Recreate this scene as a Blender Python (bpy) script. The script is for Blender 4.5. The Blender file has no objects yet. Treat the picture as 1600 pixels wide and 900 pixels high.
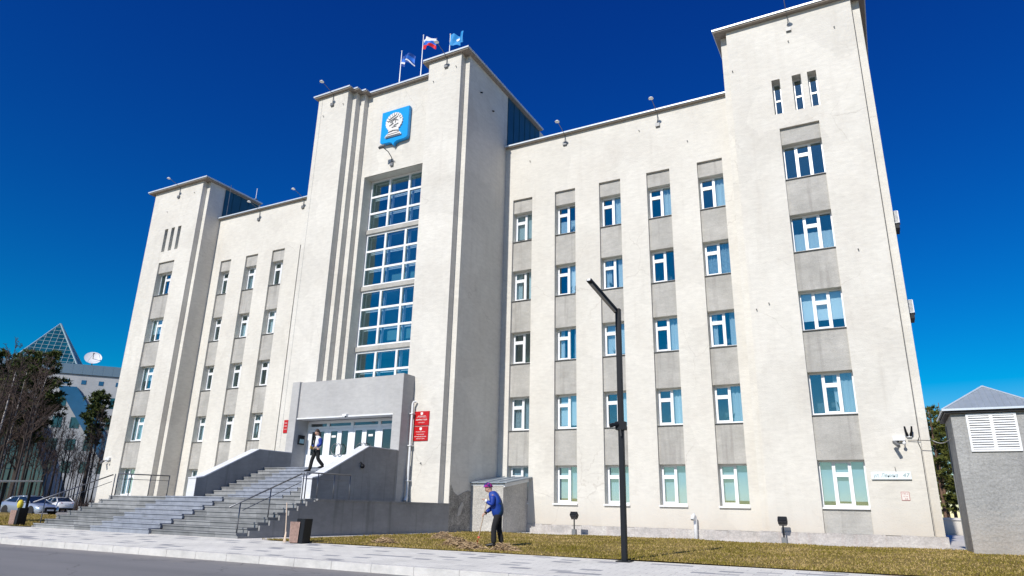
import bpy, bmesh, math, random
from mathutils import Vector, Matrix, noise
random.seed(7)
S = bpy.context.scene
COL = S.collection
R = math.radians

# ------------------------------------------------------------------ camera
cam_d = bpy.data.cameras.new('camera'); cam = bpy.data.objects.new('camera', cam_d); COL.objects.link(cam)
pit, yaw, rol, foc = R(17.99979155), R(-28.28757302), R(1.34157695), 1068.3893
def _rot():
    cx, sx, cy, sy, cz, sz = math.cos(pit), math.sin(pit), math.cos(yaw), math.sin(yaw), math.cos(rol), math.sin(rol)
    Ry = Matrix(((cy, -sy, 0), (sy, cy, 0), (0, 0, 1))); B = Matrix(((1, 0, 0), (0, 0, -1), (0, 1, 0)))
    P = Matrix(((1, 0, 0), (0, cx, sx), (0, -sx, cx))); Q = Matrix(((cz, -sz, 0), (sz, cz, 0), (0, 0, 1)))
    return Q @ P @ B @ Ry
_M = _rot()
mw = Matrix((_M[0], -_M[1], -_M[2])).transposed().to_4x4(); mw.translation = Vector((0, 0, 1.3))
cam.matrix_world = mw
cam_d.sensor_width = 36; cam_d.lens = foc / 1600 * 36; cam_d.clip_start = 0.1; cam_d.clip_end = 5000
S.camera = cam
S.render.resolution_x = 1024; S.render.resolution_y = 576

# ------------------------------------------------------------------ sky and sun
SUN_AZ, SUN_EL = 4.0, 36.0          # azimuth: degrees left of straight-on to the facade
w = bpy.data.worlds.new('World'); S.world = w; w.use_nodes = True
nt = w.node_tree; nt.nodes.clear()
out = nt.nodes.new('ShaderNodeOutputWorld'); bg = nt.nodes.new('ShaderNodeBackground'); sky = nt.nodes.new('ShaderNodeTexSky')
sky.sky_type = 'NISHITA'; sky.sun_disc = False; sky.sun_elevation = R(SUN_EL); sky.sun_rotation = R(180 + SUN_AZ)
sky.altitude = 0; sky.air_density = 1.0; sky.dust_density = 0.15; sky.ozone_density = 3.0
# the photograph's polarised, strongly saturated blue: push red and green away from blue
sep = nt.nodes.new('ShaderNodeSeparateColor'); cmb = nt.nodes.new('ShaderNodeCombineColor'); nt.links.new(sky.outputs[0], sep.inputs[0])
SAT = 1.78
bb = nt.nodes.new('ShaderNodeMath'); bb.operation = 'MULTIPLY'; nt.links.new(sep.outputs[2], bb.inputs[0]); bb.inputs[1].default_value = 1 - SAT
for ch, floor_ in ((0, 0.012), (1, 0.0)):
    ma = nt.nodes.new('ShaderNodeMath'); ma.operation = 'MULTIPLY_ADD'; nt.links.new(sep.outputs[ch], ma.inputs[0]); ma.inputs[1].default_value = SAT; nt.links.new(bb.outputs[0], ma.inputs[2])
    mx_ = nt.nodes.new('ShaderNodeMath'); mx_.operation = 'MAXIMUM'; nt.links.new(ma.outputs[0], mx_.inputs[0]); mx_.inputs[1].default_value = floor_; nt.links.new(mx_.outputs[0], cmb.inputs[ch])
nt.links.new(sep.outputs[2], cmb.inputs[2]); nt.links.new(cmb.outputs[0], bg.inputs[0]); bg.inputs[1].default_value = 0.10
nt.links.new(bg.outputs[0], out.inputs[0])
sd = bpy.data.lights.new('sun', 'SUN'); sun = bpy.data.objects.new('sun', sd); COL.objects.link(sun)
sd.energy = 4.8; sd.angle = R(0.5); sd.color = (1.0, 0.955, 0.885)
_az = R(SUN_AZ); _el = R(SUN_EL)
to_sun = Vector((-math.sin(_az) * math.cos(_el), -math.cos(_az) * math.cos(_el), math.sin(_el)))
sun.rotation_euler = to_sun.to_track_quat('Z', 'Y').to_euler(); sun.location = (0, -20, 60)
S.view_settings.view_transform = 'Standard'; S.view_settings.look = 'None'; S.view_settings.exposure = 0.0; S.view_settings.gamma = 1
S.view_settings.use_curve_mapping = False

# ------------------------------------------------------------------ helpers
OFF = {}
class MB:
    def __init__(s): s.v = []; s.f = []
    def add(s, vs, fs):
        b = len(s.v); s.v += [tuple(v) for v in vs]; s.f += [tuple(b + i for i in f) for f in fs]; return s
    def quad(s, a, b, c, d): return s.add([a, b, c, d], [(0, 1, 2, 3)])
    def box(s, x0, x1, y0, y1, z0, z1):
        return s.add([(x0, y0, z0), (x1, y0, z0), (x1, y1, z0), (x0, y1, z0), (x0, y0, z1), (x1, y0, z1), (x1, y1, z1), (x0, y1, z1)],
                     [(0, 3, 2, 1), (4, 5, 6, 7), (0, 1, 5, 4), (1, 2, 6, 5), (2, 3, 7, 6), (3, 0, 4, 7)])
    def obox(s, c, ax, ay, az, hx, hy, hz):
        c = Vector(c); ax = Vector(ax).normalized() * hx; ay = Vector(ay).normalized() * hy; az = Vector(az).normalized() * hz
        vs = [c + ax * i + ay * j + az * k for k in (-1, 1) for i, j in ((-1, -1), (1, -1), (1, 1), (-1, 1))]
        return s.add(vs, [(0, 3, 2, 1), (4, 5, 6, 7), (0, 1, 5, 4), (1, 2, 6, 5), (2, 3, 7, 6), (3, 0, 4, 7)])
    def bar(s, a, b, w_, h_=None, up=(0, 0, 1)):
        a = Vector(a); b = Vector(b); d = b - a; h_ = h_ or w_
        side = d.cross(Vector(up))
        if side.length < 1e-5: side = d.cross(Vector((0, 1, 0)))
        u2 = side.cross(d)
        return s.obox((a + b) / 2, d, side, u2, d.length / 2, w_ / 2, h_ / 2)
    def tube(s, pts, rad, n=8, caps=True):
        pts = [Vector(p) for p in pts]; rs = rad if isinstance(rad, (list, tuple)) else [rad] * len(pts)
        base = len(s.v); ref = None
        for i, p in enumerate(pts):
            d = (pts[min(i + 1, len(pts) - 1)] - pts[max(i - 1, 0)])
            if d.length < 1e-9: d = Vector((0, 0, 1))
            d.normalize()
            if ref is None: ref = d.orthogonal().normalized()
            u = (ref - d * ref.dot(d)); u = u.normalized() if u.length > 1e-6 else d.orthogonal().normalized(); ref = u; v2 = d.cross(u)
            for k in range(n):
                a = 2 * math.pi * k / n; s.v.append(tuple(p + (u * math.cos(a) + v2 * math.sin(a)) * rs[i]))
        for i in range(len(pts) - 1):
            for k in range(n):
                a = base + i * n + k; b = base + i * n + (k + 1) % n
                s.f.append((a, b, b + n, a + n))
        if caps:
            s.f.append(tuple(base + k for k in range(n))[::-1]); e = base + (len(pts) - 1) * n; s.f.append(tuple(e + k for k in range(n)))
        return s
    def prism(s, poly, axis, a, b):
        """extrude a 2D polygon along axis ('X': poly=(y,z); 'Y': poly=(x,z); 'Z': poly=(x,y))"""
        def P(p, t): return (t, p[0], p[1]) if axis == 'X' else ((p[0], t, p[1]) if axis == 'Y' else (p[0], p[1], t))
        n = len(poly); vs = [P(p, a) for p in poly] + [P(p, b) for p in poly]
        fs = [tuple(range(n))[::-1], tuple(range(n, 2 * n))] + [(i, (i + 1) % n, n + (i + 1) % n, n + i) for i in range(n)]
        return s.add(vs, fs)
    def lathe(s, prof, c=(0, 0, 0), n=16, axis='Z'):
        base = len(s.v)
        for r, z in prof:
            for k in range(n):
                a = 2 * math.pi * k / n
                p = (r * math.cos(a), r * math.sin(a), z) if axis == 'Z' else ((r * math.cos(a), z, r * math.sin(a)) if axis == 'Y' else (z, r * math.cos(a), r * math.sin(a)))
                s.v.append((c[0] + p[0], c[1] + p[1], c[2] + p[2]))
        for i in range(len(prof) - 1):
            for k in range(n):
                a = base + i * n + k; b = base + i * n + (k + 1) % n; s.f.append((a, b, b + n, a + n))
        s.f.append(tuple(base + k for k in range(n))); e = base + (len(prof) - 1) * n; s.f.append(tuple(e + k for k in range(n)))
        return s
    def sphere(s, c, r, n=12, m=8, sc=(1, 1, 1)):
        prof = [(max(1e-4, r * math.sin(math.pi * i / m)), -r * math.cos(math.pi * i / m)) for i in range(m + 1)]
        b = len(s.v); s.lathe(prof, (0, 0, 0), n)
        for i in range(b, len(s.v)):
            v = s.v[i]; s.v[i] = (c[0] + v[0] * sc[0], c[1] + v[1] * sc[1], c[2] + v[2] * sc[2])
        return s
    def build(s, name, mat=None, parent=None, local=False, smooth=False, bevel=0, fixn=True):
        off = Vector((0, 0, 0))
        if parent is not None and not local: off = OFF.get(parent.name, Vector((0, 0, 0)))
        me = bpy.data.meshes.new(name)
        me.from_pydata([tuple(Vector(v) - off) for v in s.v], [], s.f); me.validate()
        if fixn or bevel:
            bm = bmesh.new(); bm.from_mesh(me)
            if bevel: bmesh.ops.remove_doubles(bm, verts=bm.verts, dist=1e-5)
            if fixn: bmesh.ops.recalc_face_normals(bm, faces=bm.faces)
            if bevel:
                es = [e for e in bm.edges if len(e.link_faces) == 2 and e.calc_face_angle() > 0.5]
                bmesh.ops.bevel(bm, geom=es, offset=bevel, segments=2, affect='EDGES', clamp_overlap=True)
            bm.to_mesh(me); bm.free()
        if smooth:
            me.polygons.foreach_set('use_smooth', [True] * len(me.polygons))
        o = bpy.data.objects.new(name, me); COL.objects.link(o)
        if mat is not None: me.materials.append(mat)
        if parent is not None: o.parent = parent; OFF[o.name] = OFF.get(parent.name, Vector((0, 0, 0))) if not local else Vector((0, 0, 0))
        return o

def thing(name, label, cat, loc=(0, 0, 0), rz=0, group=None):
    o = bpy.data.objects.new(name, None); COL.objects.link(o); o.empty_display_size = 0.3
    o.location = loc; o.rotation_euler = (0, 0, rz); o['label'] = label; o['category'] = cat
    if group: o['group'] = group
    OFF[o.name] = Vector(loc)
    return o
def tag(o, label, cat, group=None):
    o['label'] = label; o['category'] = cat
    if group: o['group'] = group
    return o
def structure(o): o['kind'] = 'structure'; return o
def dup(root, loc, rz=0.0, sc=1.0, label=None, group=None, flip=False):
    r = root.copy(); COL.objects.link(r); r.location = loc; r.rotation_euler = (0, 0, rz); r.scale = (sc, sc, sc)
    if label: r['label'] = label
    if group: r['group'] = group
    for ch in list(root.children):
        c = ch.copy(); COL.objects.link(c); c.parent = r
        for g in list(ch.children):
            d = g.copy(); COL.objects.link(d); d.parent = c
    return r

# ------------------------------------------------------------------ materials
def new_mat(name):
    m = bpy.data.materials.new(name); m.use_nodes = True
    return m, m.node_tree, m.node_tree.nodes['Principled BSDF']
def N(t, kind, **kw):
    n = t.nodes.new(kind)
    for k, v in kw.items(): setattr(n, k, v)
    return n
def flat(name, col, rough=0.6, metal=0.0, spec=0.5, var=0.06, vs=8.0, bump=0.0, bs=60.0, coat=0.0):
    m, t, p = new_mat(name)
    tc = N(t, 'ShaderNodeTexCoord'); nz = N(t, 'ShaderNodeTexNoise'); nz.inputs['Scale'].default_value = vs; nz.inputs['Detail'].default_value = 6
    t.links.new(tc.outputs['Object'], nz.inputs['Vector'])
    mx = N(t, 'ShaderNodeMix', data_type='RGBA'); mx.inputs[6].default_value = (*[c * (1 - var * 2.2) for c in col], 1); mx.inputs[7].default_value = (*[min(1, c * (1 + var)) for c in col], 1)
    t.links.new(nz.outputs[0], mx.inputs[0]); t.links.new(mx.outputs[2], p.inputs['Base Color'])
    p.inputs['Roughness'].default_value = rough; p.inputs['Metallic'].default_value = metal; p.inputs['Specular IOR Level'].default_value = spec
    if coat: p.inputs['Coat Weight'].default_value = coat; p.inputs['Coat Roughness'].default_value = 0.06
    if bump:
        nb = N(t, 'ShaderNodeTexNoise'); nb.inputs['Scale'].default_value = bs; nb.inputs['Detail'].default_value = 4
        t.links.new(tc.outputs['Object'], nb.inputs['Vector'])
        b = N(t, 'ShaderNodeBump'); b.inputs['Strength'].default_value = bump; b.inputs['Distance'].default_value = 0.02
        t.links.new(nb.outputs[0], b.inputs['Height']); t.links.new(b.outputs[0], p.inputs['Normal'])
    return m

def stucco(name, cols, big=0.35, streak=True, bump=0.5, bs=22.0, stain=(0.42, 0.38, 0.33), stain_amt=0.35, speck=0.0, wear=False):
    """painted or raw render: patchy tone, vertical run-off streaks, trowel texture"""
    m, t, p = new_mat(name); L = t.links.new
    tc = N(t, 'ShaderNodeTexCoord')
    n1 = N(t, 'ShaderNodeTexNoise'); n1.inputs['Scale'].default_value = big; n1.inputs['Detail'].default_value = 8; n1.inputs['Roughness'].default_value = 0.65
    L(tc.outputs['Object'], n1.inputs['Vector'])
    cr = N(t, 'ShaderNodeValToRGB'); cr.color_ramp.elements[0].position = 0.32; cr.color_ramp.elements[1].position = 0.68
    cr.color_ramp.elements[0].color = (*cols[0], 1); cr.color_ramp.elements[1].color = (*cols[1], 1)
    if len(cols) > 2:
        e = cr.color_ramp.elements.new(0.5); e.color = (*cols[2], 1)
    L(n1.outputs[0], cr.inputs[0])
    col = cr.outputs[0]
    # trowel mottling stretched sideways
    mp = N(t, 'ShaderNodeMapping'); mp.inputs['Scale'].default_value = (1.2, 1.2, 3.6); L(tc.outputs['Object'], mp.inputs[0])
    n2 = N(t, 'ShaderNodeTexNoise'); n2.inputs['Scale'].default_value = 2.2; n2.inputs['Detail'].default_value = 9; n2.inputs['Roughness'].default_value = 0.7; L(mp.outputs[0], n2.inputs['Vector'])
    r2 = N(t, 'ShaderNodeMapRange'); r2.inputs[1].default_value = 0.3; r2.inputs[2].default_value = 0.7; r2.inputs[3].default_value = 0.88; r2.inputs[4].default_value = 1.05; L(n2.outputs[0], r2.inputs[0])
    v = N(t, 'ShaderNodeVectorMath', operation='SCALE'); L(col, v.inputs[0]); L(r2.outputs[0], v.inputs['Scale']); col = v.outputs[0]
    if streak:
        mp3 = N(t, 'ShaderNodeMapping'); mp3.inputs['Scale'].default_value = (2.6, 2.6, 0.16); L(tc.outputs['Object'], mp3.inputs[0])
        n3 = N(t, 'ShaderNodeTexNoise'); n3.inputs['Scale'].default_value = 1.6; n3.inputs['Detail'].default_value = 7; L(mp3.outputs[0], n3.inputs['Vector'])
        r3 = N(t, 'ShaderNodeMapRange'); r3.inputs[1].default_value = 0.56; r3.inputs[2].default_value = 0.78; r3.inputs[3].default_value = 0.0; r3.inputs[4].default_value = stain_amt; L(n3.outputs[0], r3.inputs[0])
        mx = N(t, 'ShaderNodeMix', data_type='RGBA'); L(r3.outputs[0], mx.inputs[0]); L(col, mx.inputs[6]); mx.inputs[7].default_value = (*stain, 1); col = mx.outputs[2]
    if speck:
        n5 = N(t, 'ShaderNodeTexNoise'); n5.inputs['Scale'].default_value = 16; n5.inputs['Detail'].default_value = 5; n5.inputs['Roughness'].default_value = 0.8; L(tc.outputs['Object'], n5.inputs['Vector'])
        r5 = N(t, 'ShaderNodeMapRange'); r5.inputs[1].default_value = 0.38; r5.inputs[2].default_value = 0.62; r5.inputs[3].default_value = 1 - speck; r5.inputs[4].default_value = 1 + speck * 0.6; L(n5.outputs[0], r5.inputs[0])
        v5 = N(t, 'ShaderNodeVectorMath', operation='SCALE'); L(col, v5.inputs[0]); L(r5.outputs[0], v5.inputs['Scale']); col = v5.outputs[0]
    if wear:
        # hairline cracks broken up by noise
        nd = N(t, 'ShaderNodeTexNoise'); nd.inputs['Scale'].default_value = 0.8; nd.inputs['Detail'].default_value = 6; L(tc.outputs['Object'], nd.inputs['Vector'])
        av = N(t, 'ShaderNodeVectorMath', operation='ADD'); L(tc.outputs['Object'], av.inputs[0]); L(nd.outputs['Color'], av.inputs[1])
        vo = N(t, 'ShaderNodeTexVoronoi', feature='DISTANCE_TO_EDGE'); vo.inputs['Scale'].default_value = 0.33; L(av.outputs[0], vo.inputs['Vector'])
        ck = N(t, 'ShaderNodeMapRange'); ck.inputs[1].default_value = 0.0; ck.inputs[2].default_value = 0.006; ck.inputs[3].default_value = 0.30; ck.inputs[4].default_value = 0.0; L(vo.outputs['Distance'], ck.inputs[0])
        nm = N(t, 'ShaderNodeTexNoise'); nm.inputs['Scale'].default_value = 0.22; L(tc.outputs['Object'], nm.inputs['Vector'])
        nr = N(t, 'ShaderNodeMapRange'); nr.inputs[1].default_value = 0.52; nr.inputs[2].default_value = 0.60; L(nm.outputs[0], nr.inputs[0])
        mu = N(t, 'ShaderNodeMath', operation='MULTIPLY'); L(ck.outputs[0], mu.inputs[0]); L(nr.outputs[0], mu.inputs[1])
        mc = N(t, 'ShaderNodeMix', data_type='RGBA'); L(mu.outputs[0], mc.inputs[0]); L(col, mc.inputs[6]); mc.inputs[7].default_value = (0.30, 0.26, 0.22, 1); col = mc.outputs[2]
        # patch repairs: faint cells of another tone
        v2 = N(t, 'ShaderNodeTexVoronoi'); v2.inputs['Scale'].default_value = 0.45; L(av.outputs[0], v2.inputs['Vector'])
        sc_ = N(t, 'ShaderNodeSeparateColor'); L(v2.outputs['Color'], sc_.inputs[0])
        pr = N(t, 'ShaderNodeMapRange'); pr.inputs[1].default_value = 0.0; pr.inputs[2].default_value = 1.0; pr.inputs[3].default_value = 0.955; pr.inputs[4].default_value = 1.03; L(sc_.outputs[0], pr.inputs[0])
        vp = N(t, 'ShaderNodeVectorMath', operation='SCALE'); L(col, vp.inputs[0]); L(pr.outputs[0], vp.inputs['Scale']); col = vp.outputs[0]
        # splash dirt low on the wall
        sz = N(t, 'ShaderNodeSeparateXYZ'); L(tc.outputs['Object'], sz.inputs[0]); nh = N(t, 'ShaderNodeMath', operation='MULTIPLY_ADD'); L(n2.outputs[0], nh.inputs[0]); nh.inputs[1].default_value = -2.4; L(sz.outputs[2], nh.inputs[2])
        dh = N(t, 'ShaderNodeMapRange'); dh.inputs[1].default_value = -1.0; dh.inputs[2].default_value = 0.3; dh.inputs[3].default_value = 0.42; dh.inputs[4].default_value = 0.0; L(nh.outputs[0], dh.inputs[0])
        md = N(t, 'ShaderNodeMix', data_type='RGBA'); L(dh.outputs[0], md.inputs[0]); L(col, md.inputs[6]); md.inputs[7].default_value = (0.42, 0.35, 0.28, 1); col = md.outputs[2]
    L(col, p.inputs['Base Color']); p.inputs['Roughness'].default_value = 0.92; p.inputs['Specular IOR Level'].default_value = 0.15
    nb = N(t, 'ShaderNodeTexNoise'); nb.inputs['Scale'].default_value = bs; nb.inputs['Detail'].default_value = 6; L(tc.outputs['Object'], nb.inputs['Vector'])
    nb2 = N(t, 'ShaderNodeTexNoise'); nb2.inputs['Scale'].default_value = 1.6; nb2.inputs['Detail'].default_value = 5; L(mp.outputs[0], nb2.inputs['Vector'])
    ad = N(t, 'ShaderNodeMath', operation='MULTIPLY_ADD'); L(nb2.outputs[0], ad.inputs[0]); ad.inputs[1].default_value = 0.8; L(nb.outputs[0], ad.inputs[2])
    b = N(t, 'ShaderNodeBump'); b.inputs['Strength'].default_value = bump; b.inputs['Distance'].default_value = 0.03; L(ad.outputs[0], b.inputs['Height']); L(b.outputs[0], p.inputs['Normal'])
    return m

M = {}
M['wall'] = stucco('cream_painted_render', [(0.61, 0.58, 0.525), (0.69, 0.665, 0.61), (0.655, 0.63, 0.575)], stain_amt=0.18, bump=0.35, wear=True)
M['panel'] = stucco('grey_roughcast_panel', [(0.37, 0.36, 0.335), (0.50, 0.485, 0.455)], big=0.8, stain=(0.22, 0.205, 0.19), stain_amt=0.6, bump=0.6, bs=40, speck=0.08)
M['plinth'] = stucco('weathered_plinth_render', [(0.36, 0.345, 0.33), (0.56, 0.54, 0.51), (0.47, 0.44, 0.42)], big=1.3, stain=(0.34, 0.22, 0.18), stain_amt=0.35, bump=0.8, bs=14, speck=0.15)
M['concrete'] = stucco('grey_cement_render', [(0.24, 0.24, 0.24), (0.34, 0.34, 0.34)], big=0.5, stain=(0.14, 0.14, 0.14), stain_amt=0.75, bump=0.25, bs=30)
M['portal'] = stucco('pale_grey_portal_render', [(0.41, 0.405, 0.40), (0.49, 0.485, 0.475)], big=0.5, stain=(0.40, 0.40, 0.42), stain_amt=0.5, bump=0.2, bs=34)
M['coping'] = stucco('pale_coping_stone', [(0.62, 0.63, 0.65), (0.74, 0.75, 0.77)], big=1.0, stain=(0.5, 0.5, 0.5), stain_amt=0.4, bump=0.15)
M['substation'] = stucco('grey_textured_stucco', [(0.31, 0.31, 0.305), (0.41, 0.41, 0.40)], big=0.7, stain=(0.20, 0.20, 0.20), stain_amt=0.45, bump=0.9, bs=12, speck=0.2, wear=True)
M['shed'] = stucco('pale_textured_stucco', [(0.42, 0.405, 0.38), (0.56, 0.54, 0.50)], big=0.8, stain=(0.36, 0.34, 0.32), stain_amt=0.4, bump=1.0, bs=14, speck=0.22)
M['brokenplaster'] = stucco('broken_plaster', [(0.20, 0.19, 0.175), (0.44, 0.42, 0.38)], big=2.0, stain=(0.10, 0.10, 0.10), stain_amt=0.5, bump=1.0, bs=6, speck=0.4)
M['facingstone'] = stucco('bare_stone', [(0.40, 0.38, 0.35), (0.56, 0.54, 0.50)], big=2.0, stain_amt=0.2, bump=0.7)
M['metalcap'] = flat('galvanised_cap', (0.60, 0.67, 0.74), rough=0.38, metal=0.08, var=0.08, vs=3)
M['soffit'] = flat('soffit_boards', (0.30, 0.26, 0.22), rough=0.9, var=0.2)
M['bluemetal'] = flat('blue_teal_sheet_metal', (0.03, 0.115, 0.165), rough=0.35, metal=0.3, var=0.12, vs=1.2)
M['zinc'] = flat('zinc_roof_sheet', (0.33, 0.38, 0.43), rough=0.42, metal=0.2, var=0.1, vs=4)
M['whitepaint'] = flat('white_upvc', (0.80, 0.81, 0.83), rough=0.35, var=0.02)
M['whitemetal'] = flat('white_painted_metal', (0.78, 0.79, 0.80), rough=0.4, var=0.05)
M['darkmetal'] = flat('black_powder_coat', (0.008, 0.010, 0.014), rough=0.5, metal=0.0, spec=0.25, var=0.1)
M['steel'] = flat('brushed_steel', (0.20, 0.205, 0.22), rough=0.40, metal=0.6, var=0.06)
M['greymetal'] = flat('grey_metal', (0.20, 0.205, 0.21), rough=0.5, metal=0.4)
M['cable'] = flat('cable', (0.05, 0.05, 0.05), rough=0.7)
M['palecable'] = flat('pale_cable', (0.6, 0.6, 0.58), rough=0.7)
M['red'] = flat('red_sign_enamel', (0.50, 0.008, 0.010), rough=0.3, var=0.04)
M['white'] = flat('white_lettering', (0.82, 0.80, 0.78), rough=0.5, var=0.01)
M['blue'] = flat('azure_enamel', (0.0, 0.30, 0.72), rough=0.35, var=0.03)
M['navy'] = flat('navy_edge', (0.005, 0.04, 0.18), rough=0.4)
M['interior'] = flat('room_interior', (0.13, 0.17, 0.19), rough=0.9, var=0.3, vs=1.5)
M['wood'] = flat('bin_slats', (0.50, 0.33, 0.27), rough=0.6, var=0.25, vs=20)
M['broomwood'] = flat('broom_handle', (0.62, 0.48, 0.36), rough=0.6, var=0.1)
M['birchbark'] = flat('birch_bark', (0.60, 0.57, 0.54), rough=0.9, var=0.4, vs=6)
M['darkbark'] = flat('dark_bark', (0.055, 0.042, 0.036), rough=0.95, var=0.4, vs=5)
M['twig'] = flat('bare_twigs', (0.10, 0.068, 0.055), rough=0.9, var=0.3, vs=2)
M['skin'] = flat('skin', (0.50, 0.30, 0.22), rough=0.55, var=0.05)
M['rubber'] = flat('tyre_rubber', (0.02, 0.02, 0.02), rough=0.85)

def curtain_mat():
    m, t, p = new_mat('window_curtain'); L = t.links.new
    oi = N(t, 'ShaderNodeObjectInfo'); cr = N(t, 'ShaderNodeValToRGB'); cr.color_ramp.elements[0].color = (0.50, 0.56, 0.60, 1); cr.color_ramp.elements[1].color = (0.88, 0.90, 0.92, 1)
    L(oi.outputs['Random'], cr.inputs[0]); L(cr.outputs[0], p.inputs['Base Color']); p.inputs['Roughness'].default_value = 0.9
    return m
M['curtain'] = curtain_mat()
M['sheer'] = flat('net_curtain', (0.42, 0.50, 0.56), rough=0.9, var=0.3, vs=9); M['plant'] = flat('house_plant', (0.05, 0.09, 0.03), rough=0.8)
M['blind'] = flat('teal_blind', (0.50, 0.585, 0.665), rough=0.8, var=0.08, vs=1.5)

def glass_mat(name, tint=(0.62, 0.84, 0.92), refl=0.42, gcol=(0.75, 0.88, 1.0), dark=(0.01, 0.05, 0.07)):
    m = bpy.data.materials.new(name); m.use_nodes = True; t = m.node_tree; t.nodes.clear(); L = t.links.new
    o = N(t, 'ShaderNodeOutputMaterial'); tr = N(t, 'ShaderNodeBsdfTransparent'); gl = N(t, 'ShaderNodeBsdfGlossy'); mx = N(t, 'ShaderNodeMixShader'); lw = N(t, 'ShaderNodeLayerWeight')
    tr.inputs[0].default_value = (*tint, 1); gl.inputs['Color'].default_value = (*gcol, 1); gl.inputs['Roughness'].default_value = 0.02
    lw.inputs['Blend'].default_value = 0.35
    mr = N(t, 'ShaderNodeMapRange'); mr.inputs[3].default_value = refl; mr.inputs[4].default_value = 0.42; L(lw.outputs['Facing'], mr.inputs[0])
    tc = N(t, 'ShaderNodeTexCoord'); nz = N(t, 'ShaderNodeTexNoise'); nz.inputs['Scale'].default_value = 0.9; nz.inputs['Detail'].default_value = 1; L(tc.outputs['Object'], nz.inputs['Vector'])
    b = N(t, 'ShaderNodeBump'); b.inputs['Strength'].default_value = 0.12; b.inputs['Distance'].default_value = 0.05; L(nz.outputs[0], b.inputs['Height']); L(b.outputs[0], gl.inputs['Normal'])
    L(mr.outputs[0], mx.inputs[0]); L(tr.outputs[0], mx.inputs[1]); L(gl.outputs[0], mx.inputs[2]); L(mx.outputs[0], o.inputs[0])
    return m
M['glass'] = glass_mat('window_glass', tint=(0.84, 0.92, 0.95), refl=0.15, gcol=(0.85, 1.0, 0.95))
M['doorglass'] = glass_mat('door_glass', tint=(0.7, 0.75, 0.76), refl=0.06, gcol=(0.9, 0.9, 0.9))
M['farglass'] = flat('dark_teal_glazing', (0.008, 0.075, 0.095), rough=0.12, metal=0.0, spec=1.0, var=0.3, vs=0.4)
M['farblue'] = flat('blue_glazing', (0.02, 0.10, 0.22), rough=0.12, spec=1.0, var=0.3, vs=0.4)

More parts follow.
